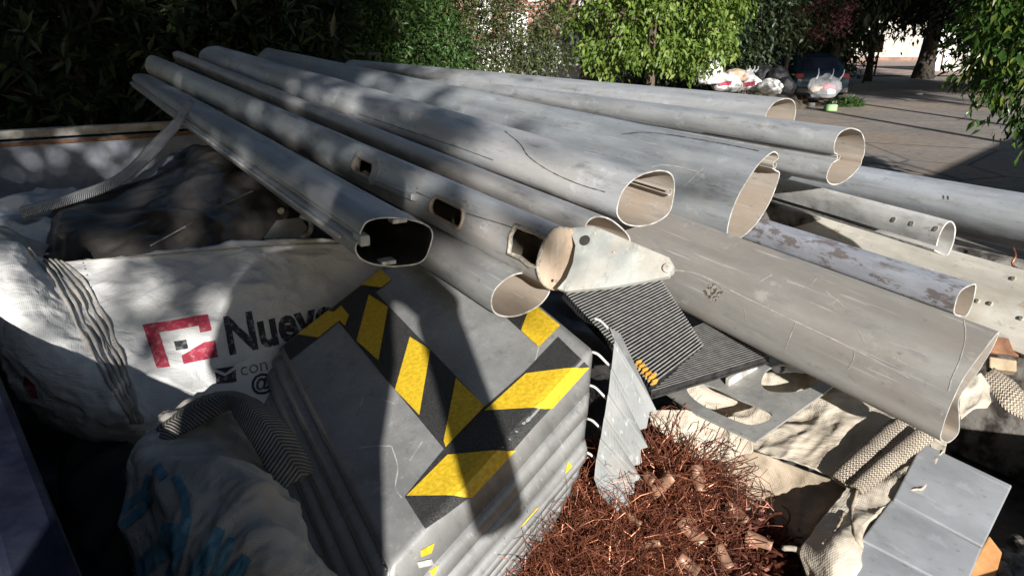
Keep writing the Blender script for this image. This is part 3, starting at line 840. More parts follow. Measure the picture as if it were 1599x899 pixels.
RING_I = [(1560, 517), (1552, 540), (1528, 580), (1507, 607), (1498, 627), (1499, 650), (1497, 676), (1481, 691), (1468, 685), (1474, 660), (1485, 630), (1505, 588), (1538, 543)]
RING_J = [(1524, 443), (1511, 446), (1500, 454), (1493, 468), (1489, 488), (1498, 494), (1509, 494), (1517, 480), (1523, 460)]
RING_L = [(1461, 384), (1465, 370), (1470, 358), (1477, 348), (1484, 344), (1490, 348), (1493, 358), (1491, 372), (1487, 386), (1480, 399), (1470, 397), (1458, 392)]

pA, profA, mwA = pole('light_pole', 'dark grey pole with rounded box end and pale lips, lowest on the left', RING_A, 1.68, (228, 130), 5.0, 'alu_a', seed=1, inside='black_plastic_and_shade')  # bore coloured black to stand for the photographer's shadow inside it
pB, profB, mwB = pole('light_pole', 'grey pole with slot openings, brown end plate and pointed arm', RING_B, 1.62, (242, 103), 5.1, 'alu_b', seed=2)
pC, profC, mwC = pole('light_pole', 'dusty thin pole wedged behind the pole with the pointed arm', RING_C, 1.80, (288, 93), 5.25, 'alu_c', seed=3)
pD, profD, mwD = pole('light_pole', 'long pale pole with round open end on top of the middle of the stack', RING_D, 1.90, (332, 88), 5.4, 'alu_d', seed=4)
pE, profE, mwE = pole('light_pole', 'large dark grey pole with tall slanted oval open end', RING_E, 1.98, (410, 96), 5.8, 'alu_e', seed=5, far_scale=0.85)
pF, profF, mwF = pole('light_pole', 'grooved two-lobed pole with open end against the road', RING_F, 2.35, (590, 121), 5.9, 'alu_f', seed=6, far_scale=0.8)
pG, profG, mwG = pole('light_pole', 'topmost rear pole with half hidden round open end', RING_G, 2.75, (550, 104), 6.2, 'alu_g', seed=7, far_scale=0.85)
pH, profH, mwH = pole('light_pole', 'short-looking pole with dusty open end under the arm pole', RING_H, 1.70, (300, 165), 4.9, 'alu_h', seed=8)
pI, profI, mwI = pole('light_pole', 'wide flattened brown-grey pole reaching to the lower right', RING_I, 1.42, (690, 250), 3.2, 'alu_i', seed=9, far_scale=1.0, dent=0.003)
pJ, profJ, mwJ = pole('light_pole', 'small pole with peeling grey paint lying on the wide flat pole', RING_J, 1.60, (1000, 300), 2.7, 'alu_j', seed=10)
pL, profL, mwL = pole('light_pole', 'white split pipe with holes at its open end', RING_L, 1.95, (1090, 262), 3.3, 'white_paint', closed=False, seed=11, thick=0.004, inside='white_paint')
ring_m = [(1700, 330), (1720, 322), (1745, 330), (1760, 352), (1760, 385), (1745, 408), (1715, 418), (1690, 408), (1680, 380), (1685, 350)]
pM, profM, mwM = pole('light_pole', 'big smooth grey pole leaving the frame at the right', ring_m, 2.05, (1000, 228), 3.9, 'alu_m', seed=12, far_scale=1.0)

# cream painted channel between the split pipe and the peeling pole
nearK = P(1700, 495, 1.70); farK = P(1120, 313, 3.1)
W, X, Y, mwK = frame_of(nearK, farK)
def px_local(px, py):
    return ring_local([(px, py)], nearK, X, Y, W)[0]
botK = px_local(1655, 575)
topK = min((px_local(x, 452 + (x - 1690) * .257) for x in range(1690, 1960, 6)), key=lambda v: abs(math.atan2((v - botK).y, -(v - botK).x) - math.radians(60)))
prK = [topK + Vector((-.022, -.018, 0)), topK + Vector((-.02, .0, 0)), topK, topK.lerp(botK, .33), topK.lerp(botK, .66), botK, botK + Vector((-.02, -.02, 0))]
oK = sweep('painted_channel', prK, (farK - nearK).length, 0.004, [M['cream_paint'], M['cream_paint'], M['rim']], mwK, closed=False, dent=0.001)
for p_ in oK.data.polygons: p_.use_smooth = False
tag(oK, 'cream painted wide metal channel with rivets at the right', 'metal profile')
bvhK = BVHTree.FromPolygons([oK.matrix_world @ v.co for v in oK.data.vertices], [tuple(p.vertices) for p in oK.data.polygons])
def surf(bvh, px, py):
    r = ray(px, py).normalized()
    loc, nrm, idx, dist = bvh.ray_cast(CAM, r)
    if loc is None: return None, None
    if nrm.dot(r) > 0: nrm = -nrm
    return loc, nrm
for (px, py) in ((1547, 474), (1527, 470), (1583, 435), (1595, 497), (1440, 420)):
    loc, nrm = surf(bvhK, px, py)
    if loc is not None:
        mb = MB(); mb.tube([loc - nrm * .001, loc + nrm * .003], [0.007, 0.005], 10); mb.build('rivet', M['weld'], oK)

# black strip standing for the shaded gap, and grey strip, under the big pole
for (a, b_, d0, d1, w, mt, lab) in (((1650, 425), (1470, 372), 2.02, 2.3, 0.03, 'black_metal_and_gap', 'thin black strip standing for the shaded gap under the big smooth pole'), ((1650, 445), (1480, 398), 1.95, 2.2, 0.045, 'alu_m', 'narrow grey strip below the black gap strip at the right edge')):
    n0, f0 = P(*a, d0), P(*b_, d1)
    W, X, Y, mw = frame_of(n0, f0)
    mb = MB(); L = (f0 - n0).length
    mb.box((0, 0, L / 2), (w, w * .5, L))
    o = mb.build('bar_and_gap_strip', M[mt], bevel=0.003); o.matrix_world = mw
    tag(o, lab, 'metal bar')
mb = MB(); mb.tube(catmull([P(1582, 386, 2.0), P(1586, 400, 1.97), P(1580, 412, 1.97), P(1590, 420, 1.95), P(1599, 424, 1.95)], 14), 0.003, 6)
tag(mb.build('wire_end', M['copper'], smooth=True), 'short bent copper wire hanging at the right edge', 'wire')

def bvh_of(o):
    return BVHTree.FromPolygons([o.matrix_world @ v.co for v in o.data.vertices], [tuple(p.vertices) for p in o.data.polygons])

def boolean_cut(o, cutters):
    for c in cutters:
        m = o.modifiers.new('cut', 'BOOLEAN'); m.operation = 'DIFFERENCE'; m.object = c; m.solver = 'EXACT'
    bpy.context.view_layer.update()
    dg = bpy.context.evaluated_depsgraph_get()
    me = bpy.data.meshes.new_from_object(o.evaluated_get(dg))
    o.modifiers.clear()
    old = o.data; o.data = me
    bpy.data.meshes.remove(old)
    for c in cutters:
        bpy.data.objects.remove(c)

def stadium(c, U, Vv, N, half_l, half_w, n=10, jag=0.0, depth=(0.03, 0.02), square=False):
    pts = []
    if square:
        base = [(-1, -1), (-.3, -1.05), (.4, -.95), (1, -1), (1.08, -.2), (.95, .4), (1, 1), (.1, .8), (-.5, 1.05), (-1, .9), (-1.1, .1)]
        pts = [(half_l * a, half_w * b) for a, b in base]
    else:
        for k in range(n + 1):
            an = -math.pi / 2 + math.pi * k / n
            pts.append((half_l - half_w + half_w * math.cos(an), half_w * math.sin(an)))
        for k in range(n + 1):
            an = math.pi / 2 + math.pi * k / n
            pts.append((-half_l + half_w + half_w * math.cos(an), half_w * math.sin(an)))
    return [c + U * a + Vv * b for a, b in pts]

def prism(pts, N, up, down):
    mb = MB(); n = len(pts)
    v = [p + N * up for p in pts] + [p - N * down for p in pts]
    f = [tuple(range(n)), tuple(range(2 * n - 1, n - 1, -1))] + [(i, i + n, (i + 1) % n + n, (i + 1) % n) for i in range(n)]
    mb.add(v, f)
    return mb

# openings in the arm pole, with welded frames
bB = bvh_of(pB)
WB = Vector(mwB.col[2][:3])
cut = []; frames = []
for (px, py, hl, hw, sq) in ((570, 262, 0.070, 0.022, False), (697, 331, 0.078, 0.025, False), (820, 384, 0.052, 0.033, True)):
    loc, nrm = surf(bB, px, py)
    Vv = nrm.cross(WB).normalized()
    pts = stadium(loc, WB, Vv, nrm, hl, hw, square=sq)
    mbp = prism(pts, nrm, 0.03, 0.03)
    me = mbp.mesh('cutter')
    bm = bmesh.new(); bm.from_mesh(me); bmesh.ops.recalc_face_normals(bm, faces=bm.faces); bm.to_mesh(me); bm.free()
    cut.append(link('cutter', me))
    frames.append((pts, nrm, sq, loc, Vv))
boolean_cut(pB, cut)
for (pts, nrm, sq, loc, Vv) in frames:
    mb = MB()
    q = []
    for p_ in pts:
        l2, n2, i2, dd = bB.find_nearest(p_)
        q.append(l2 + (l2 - loc).normalized() * 0.004 + nrm * 0.001)
    q.append(q[0]); q.append(q[1])
    mb.tube(q, [0.0045 + 0.0018 * random.random() for _ in q], 7, cap=False)
    mb.build('weld_frame', M['weld'] if sq else M['end_plate'], pB, smooth=True)
# raised collar and flat bar at the first opening
pts, nrm, sq, loc, Vv = frames[0]
big = stadium(loc, WB, Vv, nrm, 0.100, 0.043)
inner = stadium(loc, WB, Vv, nrm, 0.073, 0.024)
mb = MB(); n = len(big)
v = [p + nrm * .004 for p in big] + [p + nrm * .013 for p in inner] + [p - nrm * .03 for p in big] + [p - nrm * .012 for p in inner]
f = [(i, (i + 1) % n, (i + 1) % n + n, i + n) for i in range(n)] + [(i, i + 2 * n, (i + 1) % n + 2 * n, (i + 1) % n) for i in range(n)] + [(i + n, (i + 1) % n + n, (i + 1) % n + 3 * n, i + 3 * n) for i in range(n)]
mb.add(v, f); mb.build('collar', M['alu_b'], pB)
l1, n1 = surf(bB, 590, 284); l2, n2 = surf(bB, 648, 308)
Wd = (l2 - l1).normalized(); nn = (n1 + n2).normalized(); sd = nn.cross(Wd).normalized()
Rb = Matrix((Wd, sd, Wd.cross(sd))).transposed()
mb = MB(); mb.box((l1 + l2) / 2 + nn * .006, ((l2 - l1).length, 0.018, 0.012), Rb); mb.build('flat_bar', M['alu_f'], pB, bevel=0.002)
# end plate, arm, hole, tip
nB = Vector(mwB.col[3][:3]); XB = Vector(mwB.col[0][:3]); YB = Vector(mwB.col[1][:3])
pr = [nB + XB * p_.x + YB * p_.y - WB * 0.001 for p_ in offset2d(profB, -0.001, True)]
mbp = prism(pr, -WB, 0.004, 0.002)
ep = mbp.build('end_plate', M['end_plate'], pB)
mb = MB(); mb.tube(pr + [pr[0], pr[1]], [0.0035 + 0.0016 * random.random() for _ in range(len(pr) + 2)], 6, cap=False); mb.build('weld_bead', M['weld'], pB, smooth=True)
arm_px = [(890, 358), (927, 355), (947, 362), (1000, 385), (1046, 404), (1053, 416), (1045, 433), (1010, 440), (950, 450), (885, 456), (872, 452), (886, 436), (896, 412), (900, 385)]
# the arm stands on a plane turned towards the viewer, starting at the plate
A0 = P(880, 405, 1.60); 
AU = (P(1050, 420, 1.50) - P(890, 408, 1.605)).normalized()
AN = AU.cross(P(905, 360, 1.62) - P(880, 455, 1.58)).normalized()
if AN.dot(ray(950, 400)) > 0: AN = -AN
def onplane(px, py, p0, N):
    r = ray(px, py)
    return CAM + r * ((p0 - CAM).dot(N) / r.dot(N))
ap = [onplane(px, py, A0, AN) for px, py in arm_px]
mbp = prism(ap, AN, 0.006, 0.006)
arm = mbp.build('arm', M['fin'], pB)
hp = onplane(914, 377, A0, AN)
mbc = MB(); mbc.tube([hp + AN * .05, hp - AN * .05], 0.0125, 20)
me = mbc.mesh('cutter'); bm = bmesh.new(); bm.from_mesh(me); bmesh.ops.recalc_face_normals(bm, faces=bm.faces); bm.to_mesh(me); bm.free()
bm = bmesh.new(); bm.from_mesh(arm.data); bmesh.ops.recalc_face_normals(bm, faces=bm.faces); bm.to_mesh(arm.data); bm.free()
cA = link('cutter', me); boolean_cut(arm, [cA])
mb = MB(); mb.tube([hp + AN * .0065, hp - AN * .02], 0.0118, 18); mb.build('hole_dark_plug', M['black_plastic_and_shade'], arm)  # black plug stands for the darkness inside the hole
tp = onplane(1044, 421, A0, AN)
mb = MB(); mb.tube([tp + AN * .012, tp - AN * .012], 0.0105, 16); tpo = mb.build('tip_boss', M['fin'], arm, smooth=False, bevel=0.002)
mb = MB(); mb.tube([tp + AN * .0127, tp + AN * .005], 0.005, 12); mb.build('screw', M['weld'], tpo)
for (px, py) in ((889, 370), (870, 440), (960, 396), (930, 365)):
    q = onplane(px, py, A0 , AN); 
    mb = MB(); mb.tube([q + AN * .0062, q + AN * .009], [0.004, 0.003], 8); mb.build('rivet', M['weld'], arm)

# lips and clip in the boxed end of the lowest left pole
nA = Vector(mwA.col[3][:3]); XA = Vector(mwA.col[0][:3]); YA = Vector(mwA.col[1][:3]); WA = Vector(mwA.col[2][:3])
RA = Matrix((XA, YA, WA)).transposed()
for (px, py, sx, sy) in ((624, 345, 0.036, 0.010), (607, 410, 0.036, 0.010)):
    q = onplane(px, py, nA, WA)
    mb = MB(); mb.box(q + WA * .012, (sx, sy, 0.03), RA); mb.build('lip', M['rim'], pA, bevel=0.002)
q = onplane(567, 374, nA, WA)
mb = MB(); mb.box(q + WA * .01, (0.024, 0.026, 0.05), RA); mb.build('clip', M['fin'], pA, bevel=0.005)
q = onplane(580, 396, nA, WA)
mb = MB(); mb.tube([q + WA * .03, q + WA * .3], 0.013, 14, cap=False); mb.build('inner_tube', M['black_plastic_and_shade'], pA, smooth=True)
# long seam groove along the lowest left pole: a thin lip
mb = MB()
prl = [Vector((min(p_.x for p_ in profA), 0, 0))]
xm = max(p_.x for p_ in profA)
La = (P(228, 130, 5.0) - nA).length
o_ = [nA + XA * (xm + .003) + YA * 0.004 + WA * (La * t) for t in np.linspace(0.02, 1, 24)]
mb.tube(o_, 0.006, 6); mb.build('seam_lip', M['alu_c'], pA, smooth=True)
# curls inside open ends
for (po, px, py, r, mwp) in ((pE, 1209, 259, 0.010, mwE), (pD, 1046, 300, 0.009, mwD), (pF, 1309, 246, 0.010, mwF)):
    n_ = Vector(mwp.col[3][:3]); w_ = Vector(mwp.col[2][:3])
    q = onplane(px, py, n_, w_)
    prc = [Vector((math.cos(a) * r, math.sin(a) * r, 0)) for a in np.linspace(0.4, 5.6, 18)]
    mwc = mwp.copy(); mwc.translation = q
    sweep('screw_channel', prc, 0.6, 0.002, [M['dust_in'], M['dust_in'], M['rim']], mwc, closed=False, rows=4, dent=0, parent=po)
# hole marks and dents on the split pipe
bL = bvh_of(pL)
for (px, py) in ((1396, 343), (1424, 349), (1462, 357), (1385, 371), (1408, 377)):
    loc, nrm = surf(bL, px, py)
    if loc is not None:
        mb = MB(); mb.tube([loc - nrm * .002, loc + nrm * .0012], 0.0075, 10); mb.build('hole_mark', M['dust_in'], pL)

# ------------------------------------------------------------------ cloth patches, decals, ribbons
def patch_grid(rows, nu, nv):
    """rows: list of rows of (px,py,d); returns nv x nu grid of world points"""
    R3 = [[P(*q) for q in r] for r in rows]
    R3 = [catmull(r, nu) for r in R3]
    cols_ = [catmull([r[i] for r in R3], nv) for i in range(nu)]
    return [[cols_[i][j] for i in range(nu)] for j in range(nv)]

def patch(name, rows, mat, nu=60, nv=40, amp=0.006, freq=7.0, seed=0.0, thick=0.003, parent=None, stretch=(1, 1, 1), rough_edge=0.0, fine=0.0, crease=0.0):
    g = patch_grid(rows, nu, nv)
    V = [p for r in g for p in r]
    F = [(j * nu + i, j * nu + i + 1, (j + 1) * nu + i + 1, (j + 1) * nu + i) for j in range(nv - 1) for i in range(nu - 1)]
    # normals
    N = []
    for j in range(nv):
        for i in range(nu):
            a = g[j][min(i + 1, nu - 1)] - g[j][max(i - 1, 0)]
            b = g[min(j + 1, nv - 1)][i] - g[max(j - 1, 0)][i]
            n_ = a.cross(b)
            n_ = n_.normalized() if n_.length > 1e-12 else Vector((0, 0, 1))
            if n_.dot(g[j][i] - CAM) > 0: n_ = -n_
            N.append(n_)
    VV = []
    for k, p in enumerate(V):
        q = Vector((p.x * stretch[0], p.y * stretch[1], p.z * stretch[2])) * freq + Vector((seed, seed * 2.3, seed * .7))
        h = noise.noise(q) + 0.5 * noise.noise(q * 2.1) 
        rdg = (1 - abs(noise.noise(q * 1.3 + Vector((5, 5, 5))))) ** 4
        h2 = noise.noise(q * 5.0) * fine
        if crease:
            w_ = q + Vector((noise.noise(q * .6), noise.noise(q * .6 + Vector((9, 0, 0))), 0)) * 0.8
            h2 += (0.3 - abs(noise.noise(w_ * 0.9)) - 0.5 * abs(noise.noise(w_ * 2.2 + Vector((3, 3, 3)))) - 0.25 * abs(noise.noise(w_ * 4.6))) * crease
        VV.append(p + N[k] * ((h * 0.7 + rdg * 0.8 - .3) * amp + h2))
    me = bpy.data.meshes.new(name)
    me.from_pydata([tuple(v) for v in VV], [], F)
    uvl = me.uv_layers.new(name='UVMap')
    # arc length uv in metres
    U = [[0.0] * nu for _ in range(nv)]; Vv = [[0.0] * nu for _ in range(nv)]
    for j in range(nv):
        for i in range(1, nu): U[j][i] = U[j][i - 1] + (g[j][i] - g[j][i - 1]).length
    for i in range(nu):
        for j in range(1, nv): Vv[j][i] = Vv[j - 1][i] + (g[j][i] - g[j - 1][i]).length
    for lp in me.loops:
        k = lp.vertex_index
        uvl.data[lp.index].uv = (U[k // nu][k % nu], Vv[k // nu][k % nu])
    me.update()
    o = link(name, me, mat, parent, smooth=True)
    m = o.modifiers.new('thickness', 'SOLIDIFY'); m.thickness = thick; m.offset = 0
    return o

def decal(name, polys, bvh, mat, parent, off=0.003, maxlen=5.0):
    """flat print laid on a surface; polygons in photo pixels"""
    bm = bmesh.new()
    for poly in polys:
        vs_ = [bm.verts.new((p[0], p[1], 0)) for p in poly]
        try: bm.faces.new(vs_)
        except ValueError: pass
    bmesh.ops.triangulate(bm, faces=bm.faces[:])
    for _ in range(6):
        es = [e for e in bm.edges if e.calc_length() > maxlen]
        if not es: break
        bmesh.ops.subdivide_edges(bm, edges=es, cuts=1, use_grid_fill=True)
        bmesh.ops.triangulate(bm, faces=bm.faces[:])
    bad = []
    for v in bm.verts:
        loc, nrm = surf(bvh, v.co.x, v.co.y)
        if loc is None: bad.append(v)
        else: v.co = loc + nrm * off
    bmesh.ops.delete(bm, geom=bad, context='VERTS')
    me = bpy.data.meshes.new(name); bm.to_mesh(me); bm.free()
    return link(name, me, mat, parent)

def text_polys_mesh(txt, size=1.0, bold=0.03):
    cu = bpy.data.curves.new('txt', 'FONT'); cu.body = txt; cu.size = size; cu.offset = bold; cu.resolution_u = 3
    o = bpy.data.objects.new('txt', cu); col.objects.link(o)
    bpy.context.view_layer.update()
    dg = bpy.context.evaluated_depsgraph_get()
    me = bpy.data.meshes.new_from_object(o.evaluated_get(dg))
    bpy.data.objects.remove(o)
    return me

def text_decal(name, txt, origin, ux, uy, bvh, mat, parent, bold=0.03, off=0.003, maxlen=5.0):
    """origin px of baseline start, ux / uy px vectors for one text unit"""
    me = text_polys_mesh(txt, 1.0, bold)
    bm = bmesh.new(); bm.from_mesh(me); bpy.data.meshes.remove(me)
    for v in bm.verts:
        x, y_ = v.co.x, v.co.y
        v.co = Vector((origin[0] + ux[0] * x + uy[0] * y_, origin[1] + ux[1] * x + uy[1] * y_, 0))
    bmesh.ops.triangulate(bm, faces=bm.faces[:])
    for _ in range(5):
        es = [e for e in bm.edges if e.calc_length() > maxlen]
        if not es: break
        bmesh.ops.subdivide_edges(bm, edges=es, cuts=1)
        bmesh.ops.triangulate(bm, faces=bm.faces[:])
    bad = []
    for v in bm.verts:
        loc, nrm = surf(bvh, v.co.x, v.co.y)
        if loc is None: bad.append(v)
        else: v.co = loc + nrm * off
    bmesh.ops.delete(bm, geom=bad, context='VERTS')
    me = bpy.data.meshes.new(name); bm.to_mesh(me); bm.free()
    return link(name, me, mat, parent)

def ribbon(name, pts, half, mat, parent=None, n=40, k=5, thick=0.004, twist=None, arch=0.0):
    """strap: pts list of ((px,py,d) left edge, (px,py,d) right edge)"""
    Lp = catmull([P(*a) for a, b in pts], n); Rp = catmull([P(*b) for a, b in pts], n)
    V = []; UV = []
    acc = 0.0
    for i in range(n):
        if i: acc += (Lp[i] - Lp[i - 1]).length
        ax = Rp[i] - Lp[i]
        tn = (Lp[min(i + 1, n - 1)] - Lp[max(i - 1, 0)])
        nr = ax.cross(tn).normalized()
        if nr.dot(Lp[i] - CAM) > 0: nr = -nr
        for j in range(k):
            t = j / (k - 1)
            V.append(Lp[i].lerp(Rp[i], t) + nr * (arch * math.sin(math.pi * t) + 0.0015 * noise.noise(Vector((i * .4, j * .7, acc * 20)))))
            UV.append((t, acc * half))
    F = [(i * k + j, i * k + j + 1, (i + 1) * k + j + 1, (i + 1) * k + j) for i in range(n - 1) for j in range(k - 1)]
    me = bpy.data.meshes.new(name); me.from_pydata([tuple(v) for v in V], [], F)
    uvl = me.uv_layers.new(name='UVMap')
    for lp in me.loops: uvl.data[lp.index].uv = UV[lp.vertex_index]
    o = link(name, me, mat, parent, smooth=True)
    m = o.modifiers.new('thickness', 'SOLIDIFY'); m.thickness = thick; m.offset = 0
    return o

# --- big white printed sack
bag_rows = [
    [(-40, 372, 1.88), (25, 380, 1.93), (72, 404, 2.03), (150, 405, 2.06), (260, 391, 2.10), (370, 377, 2.10), (470, 371, 2.16), (600, 378, 2.3)],
    [(-42, 440, 1.78), (20, 430, 1.80), (95, 455, 1.88), (170, 470, 1.93), (275, 460, 1.95), (380, 445, 1.96), (480, 445, 2.1), (610, 470, 2.3)],
    [(-25, 520, 1.74), (45, 505, 1.71), (135, 530, 1.77), (195, 545, 1.83), (290, 535, 1.86), (395, 520, 1.93), (490, 520, 2.07), (620, 540, 2.3)],
    [(10, 590, 1.75), (75, 590, 1.68), (165, 595, 1.68), (212, 610, 1.75), (300, 605, 1.80), (405, 590, 1.88), (500, 590, 2.05), (630, 610, 2.25)],
    [(55, 645, 1.80), (120, 665, 1.72), (190, 665, 1.70), (232, 675, 1.75), (310, 665, 1.80), (410, 650, 1.84), (505, 650, 2.02), (640, 660, 2.2)],
    [(120, 690, 1.95), (160, 708, 1.92), (202, 718, 1.90), (250, 728, 1.92), (320, 725, 1.97), (415, 715, 2.0), (510, 705, 2.1), (640, 700, 2.2)]]
bag = patch('printed_sack', bag_rows, M['bag_white'], 170, 110, amp=0.008, freq=6.5, seed=2.0, stretch=(1.0, 1.0, 2.0), crease=0.012)
tag(bag, 'large white woven sack with red bracket logo and black lettering', 'sack')
bvS = bvh_of(bag)
def lin(c, s=1.0): return c
decal('red_print', [[(223, 508), (325, 491), (331, 516), (313, 520), (311, 509), (249, 520), (266, 573), (246, 576)], [(319, 534), (336, 532), (341, 558), (287, 569), (284, 556), (320, 549)]], bvS, M['print_red'], bag)
decal('square_print', [[(272, 534), (291, 531), (294, 545), (275, 548)]], bvS, M['print_black'], bag)
text_decal('lettering', 'Nuevo', (356, 553), (63, -14), (-14, -80), bvS, M['print_black'], bag, bold=0.035)
decal('envelope_print', [[(335, 576), (367, 572), (353, 583)], [(336, 581), (352, 588), (368, 577), (370, 596), (338, 600)]], bvS, M['print_black'], bag)
text_decal('small_lettering', 'con', (375, 588), (30, -7), (-5, -30), bvS, M['print_grey'], bag, bold=0.0)
text_decal('small_lettering', '@', (392, 612), (34, -6), (-4, -34), bvS, M['print_black'], bag, bold=0.02)
# dotted stitch line and top hem
st = []
for t in np.linspace(0, 1, 42):
    x = 129 + (205 - 129) * t ** 1.1; y = 410 + (600 - 410) * t
    st.append([(x, y), (x + 2.4, y - .3), (x + 3.0, y + 2.2), (x + .6, y + 2.5)])
decal('stitching', st, bvS, M['stitch'], bag, off=0.0015)
hem = [(72 + 520 * t, 408.5 - 34 * min(1, t * 1.25) ** 0.9 + 6) for t in np.linspace(0, 0.98, 40)]
hp_ = [surf(bvS, x, y_) for x, y_ in hem]
mb = MB(); mb.tube([l + n_ * .002 for l, n_ in hp_ if l is not None], 0.0035, 6); mb.build('hem', M['bag_dirty'], bag, smooth=True)
# gathered seam strands at the left corner
for s in range(5):
    pp = catmull([(40 + s * 9, 388 + s * 2, 0), (85 + s * 10, 440 - s * 2, 0), (120 + s * 11, 510 - s * 3, 0), (155 + s * 9, 575 - s * 3, 0), (185 + s * 6, 625, 0), (205 + s * 4, 660, 0)], 26)
    q = []
    for v in pp:
        l, n_ = surf(bvS, v.x, v.y)
        if l is not None: q.append(l + n_ * (0.004 + 0.003 * math.sin(v.y * .12 + s)))
    mb = MB(); mb.tube(q, [0.0045 + 0.0015 * math.sin(i * 1.3 + s) for i in range(len(q))], 7); mb.build('seam_strand', M['bag_dirty'] if s % 2 else M['bag_grey'], bag, smooth=True)
for k, pp in enumerate(([(150, 515), (158, 530), (172, 548), (178, 556)], [(152, 518), (163, 538), (166, 552)])):
    q = []
    for (x, y_) in pp:
        l, n_ = surf(bvS, x, y_); q.append(l + n_ * .004)
    mb = MB(); mb.tube(catmull(q, 8), 0.002, 5); mb.build('loose_thread', M['bag_dirty'], bag)
decal('red_smudge', [[(40, 585), (56, 600), (62, 622), (50, 618), (38, 600)]], bvS, M['print_red'], bag)

# --- rear sack (grey blue) hanging over the left wall behind the black plastic
rear = patch('rear_sack', [
    [(-60, 345, 2.55), (0, 318, 2.6), (70, 296, 2.75), (140, 292, 2.85), (215, 268, 3.0), (300, 225, 3.3)],
    [(-60, 365, 2.45), (0, 345, 2.5), (75, 322, 2.62), (145, 312, 2.72), (225, 290, 2.9), (310, 250, 3.2)],
    [(-60, 400, 2.35), (0, 372, 2.4), (80, 350, 2.5), (150, 340, 2.62), (230, 320, 2.8), (315, 290, 3.1)],
    [(-60, 440, 2.3), (0, 415, 2.3), (80, 400, 2.4), (150, 390, 2.55), (235, 370, 2.75), (320, 340, 3.0)]], M['bag_blue'], 90, 60, amp=0.02, freq=5, seed=5.0, crease=0.05)
tag(rear, 'grey-blue crumpled sack along the left wall behind the black plastic', 'sack')
fold = patch('dirty_cloth', [
    [(-60, 350, 2.1), (0, 352, 2.1), (45, 370, 2.15), (75, 385, 2.2)],
    [(-60, 365, 2.0), (0, 368, 2.0), (40, 380, 2.1), (70, 396, 2.15)],
    [(-60, 385, 1.98), (0, 382, 1.98), (30, 392, 2.05), (66, 410, 2.12)]], M['bag_dirty'], 30, 20, amp=0.012, freq=9, seed=8)
tag(fold, 'dirty folded cloth at the left edge above the printed sack', 'cloth')
strap = ribbon('white_strap', [((293, 158, 3.4), (302, 160, 3.4)), ((268, 190, 3.25), (283, 196, 3.22)), ((235, 222, 3.1), (254, 232, 3.05)), ((205, 255, 2.95), (224, 262, 2.9)), ((170, 280, 2.8), (185, 290, 2.75)), ((110, 302, 2.65), (120, 316, 2.6)), ((30, 325, 2.5), (35, 340, 2.45))], 2.0, M['webbing_white'], n=50, arch=0.008, thick=0.005)
tag(strap, 'white lifting strap stretched from the rear sack up over the poles', 'strap')

# --- black plastic wheel arch
arch = patch('plastic_wheel_arch', [
    [(90, 330, 2.75), (130, 316, 2.85), (200, 282, 3.0), (270, 245, 3.2), (320, 228, 3.3), (400, 250, 3.2)],
    [(70, 350, 2.55), (104, 322, 2.55), (180, 305, 2.75), (265, 265, 2.95), (350, 245, 3.0), (430, 285, 2.85)],
    [(62, 375, 2.45), (100, 345, 2.42), (180, 335, 2.5), (270, 300, 2.62), (345, 275, 2.7), (452, 322, 2.5)],
    [(68, 395, 2.40), (110, 370, 2.36), (190, 368, 2.38), (280, 345, 2.42), (340, 335, 2.46), (425, 350, 2.42)],
    [(75, 430, 2.36), (130, 430, 2.32), (210, 425, 2.3), (290, 410, 2.3), (340, 400, 2.32), (390, 390, 2.36)]], M['arch_plastic'], 90, 60, amp=0.010, freq=4.0, seed=3.0, thick=0.006, crease=0.05)
tag(arch, 'crumpled black plastic wheel arch lying behind the printed sack', 'plastic trim')
bvA = bvh_of(arch)
q = [surf(bvA, x, y_) for x, y_ in ((395, 300), (340, 325), (290, 355), (235, 385))]
mb = MB(); mb.tube([l + n_ * .004 for l, n_ in q if l is not None], 0.004, 6); mb.build('ridge', M['black_plastic_and_shade'], arch)
for (x, y_) in ((440, 331), (455, 327)):
    l, n_ = surf(bvA, x, y_)
    if l is None: continue
    mb = MB(); mb.tube([l, l + n_ * .01], 0.012, 10); mb.build('bolt', M['weld'], arch)
# small bent metal bracket beside it
br = [P(412, 372, 2.25), P(432, 345, 2.3), P(470, 340, 2.3), P(480, 355, 2.25), P(470, 372, 2.2)]
mb = prism(br, Vector((0, -.5, .8)).normalized(), 0.004, 0.05)
o = mb.build('metal_bracket', M['sheet_dull'], bevel=0.003); tag(o, 'small bent grey metal bracket behind the printed sack', 'bracket')
mb = MB(); mb.tube(catmull([P(470, 338, 2.3), P(485, 345, 2.28), P(484, 362, 2.24), P(472, 372, 2.2)], 12), 0.008, 8); mb.build('lip', M['rim'], o, smooth=True)

# --- lower left sack with blue print, webbing loop
low = patch('blue_print_sack', [
    [(250, 660, 1.50), (262, 640, 1.56), (330, 612, 1.62), (390, 620, 1.62), (430, 690, 1.58)],
    [(205, 710, 1.42), (232, 690, 1.42), (300, 690, 1.44), (400, 715, 1.42), (440, 735, 1.42)],
    [(198, 765, 1.38), (235, 745, 1.30), (310, 735, 1.28), (395, 735, 1.26), (452, 775, 1.32)],
    [(190, 820, 1.34), (240, 805, 1.22), (320, 800, 1.18), (420, 800, 1.17), (485, 835, 1.24)],
    [(200, 900, 1.32), (250, 890, 1.18), (340, 880, 1.12), (450, 880, 1.10), (545, 905, 1.18)],
    [(205, 1000, 1.32), (260, 1000, 1.16), (360, 990, 1.08), (480, 980, 1.06), (600, 1000, 1.15)]], M['bag_grey'], 120, 140, amp=0.012, freq=6, seed=4.0, crease=0.03)
tag(low, 'grey sack with blue striped print at the lower left', 'sack')
bvP = bvh_of(low)
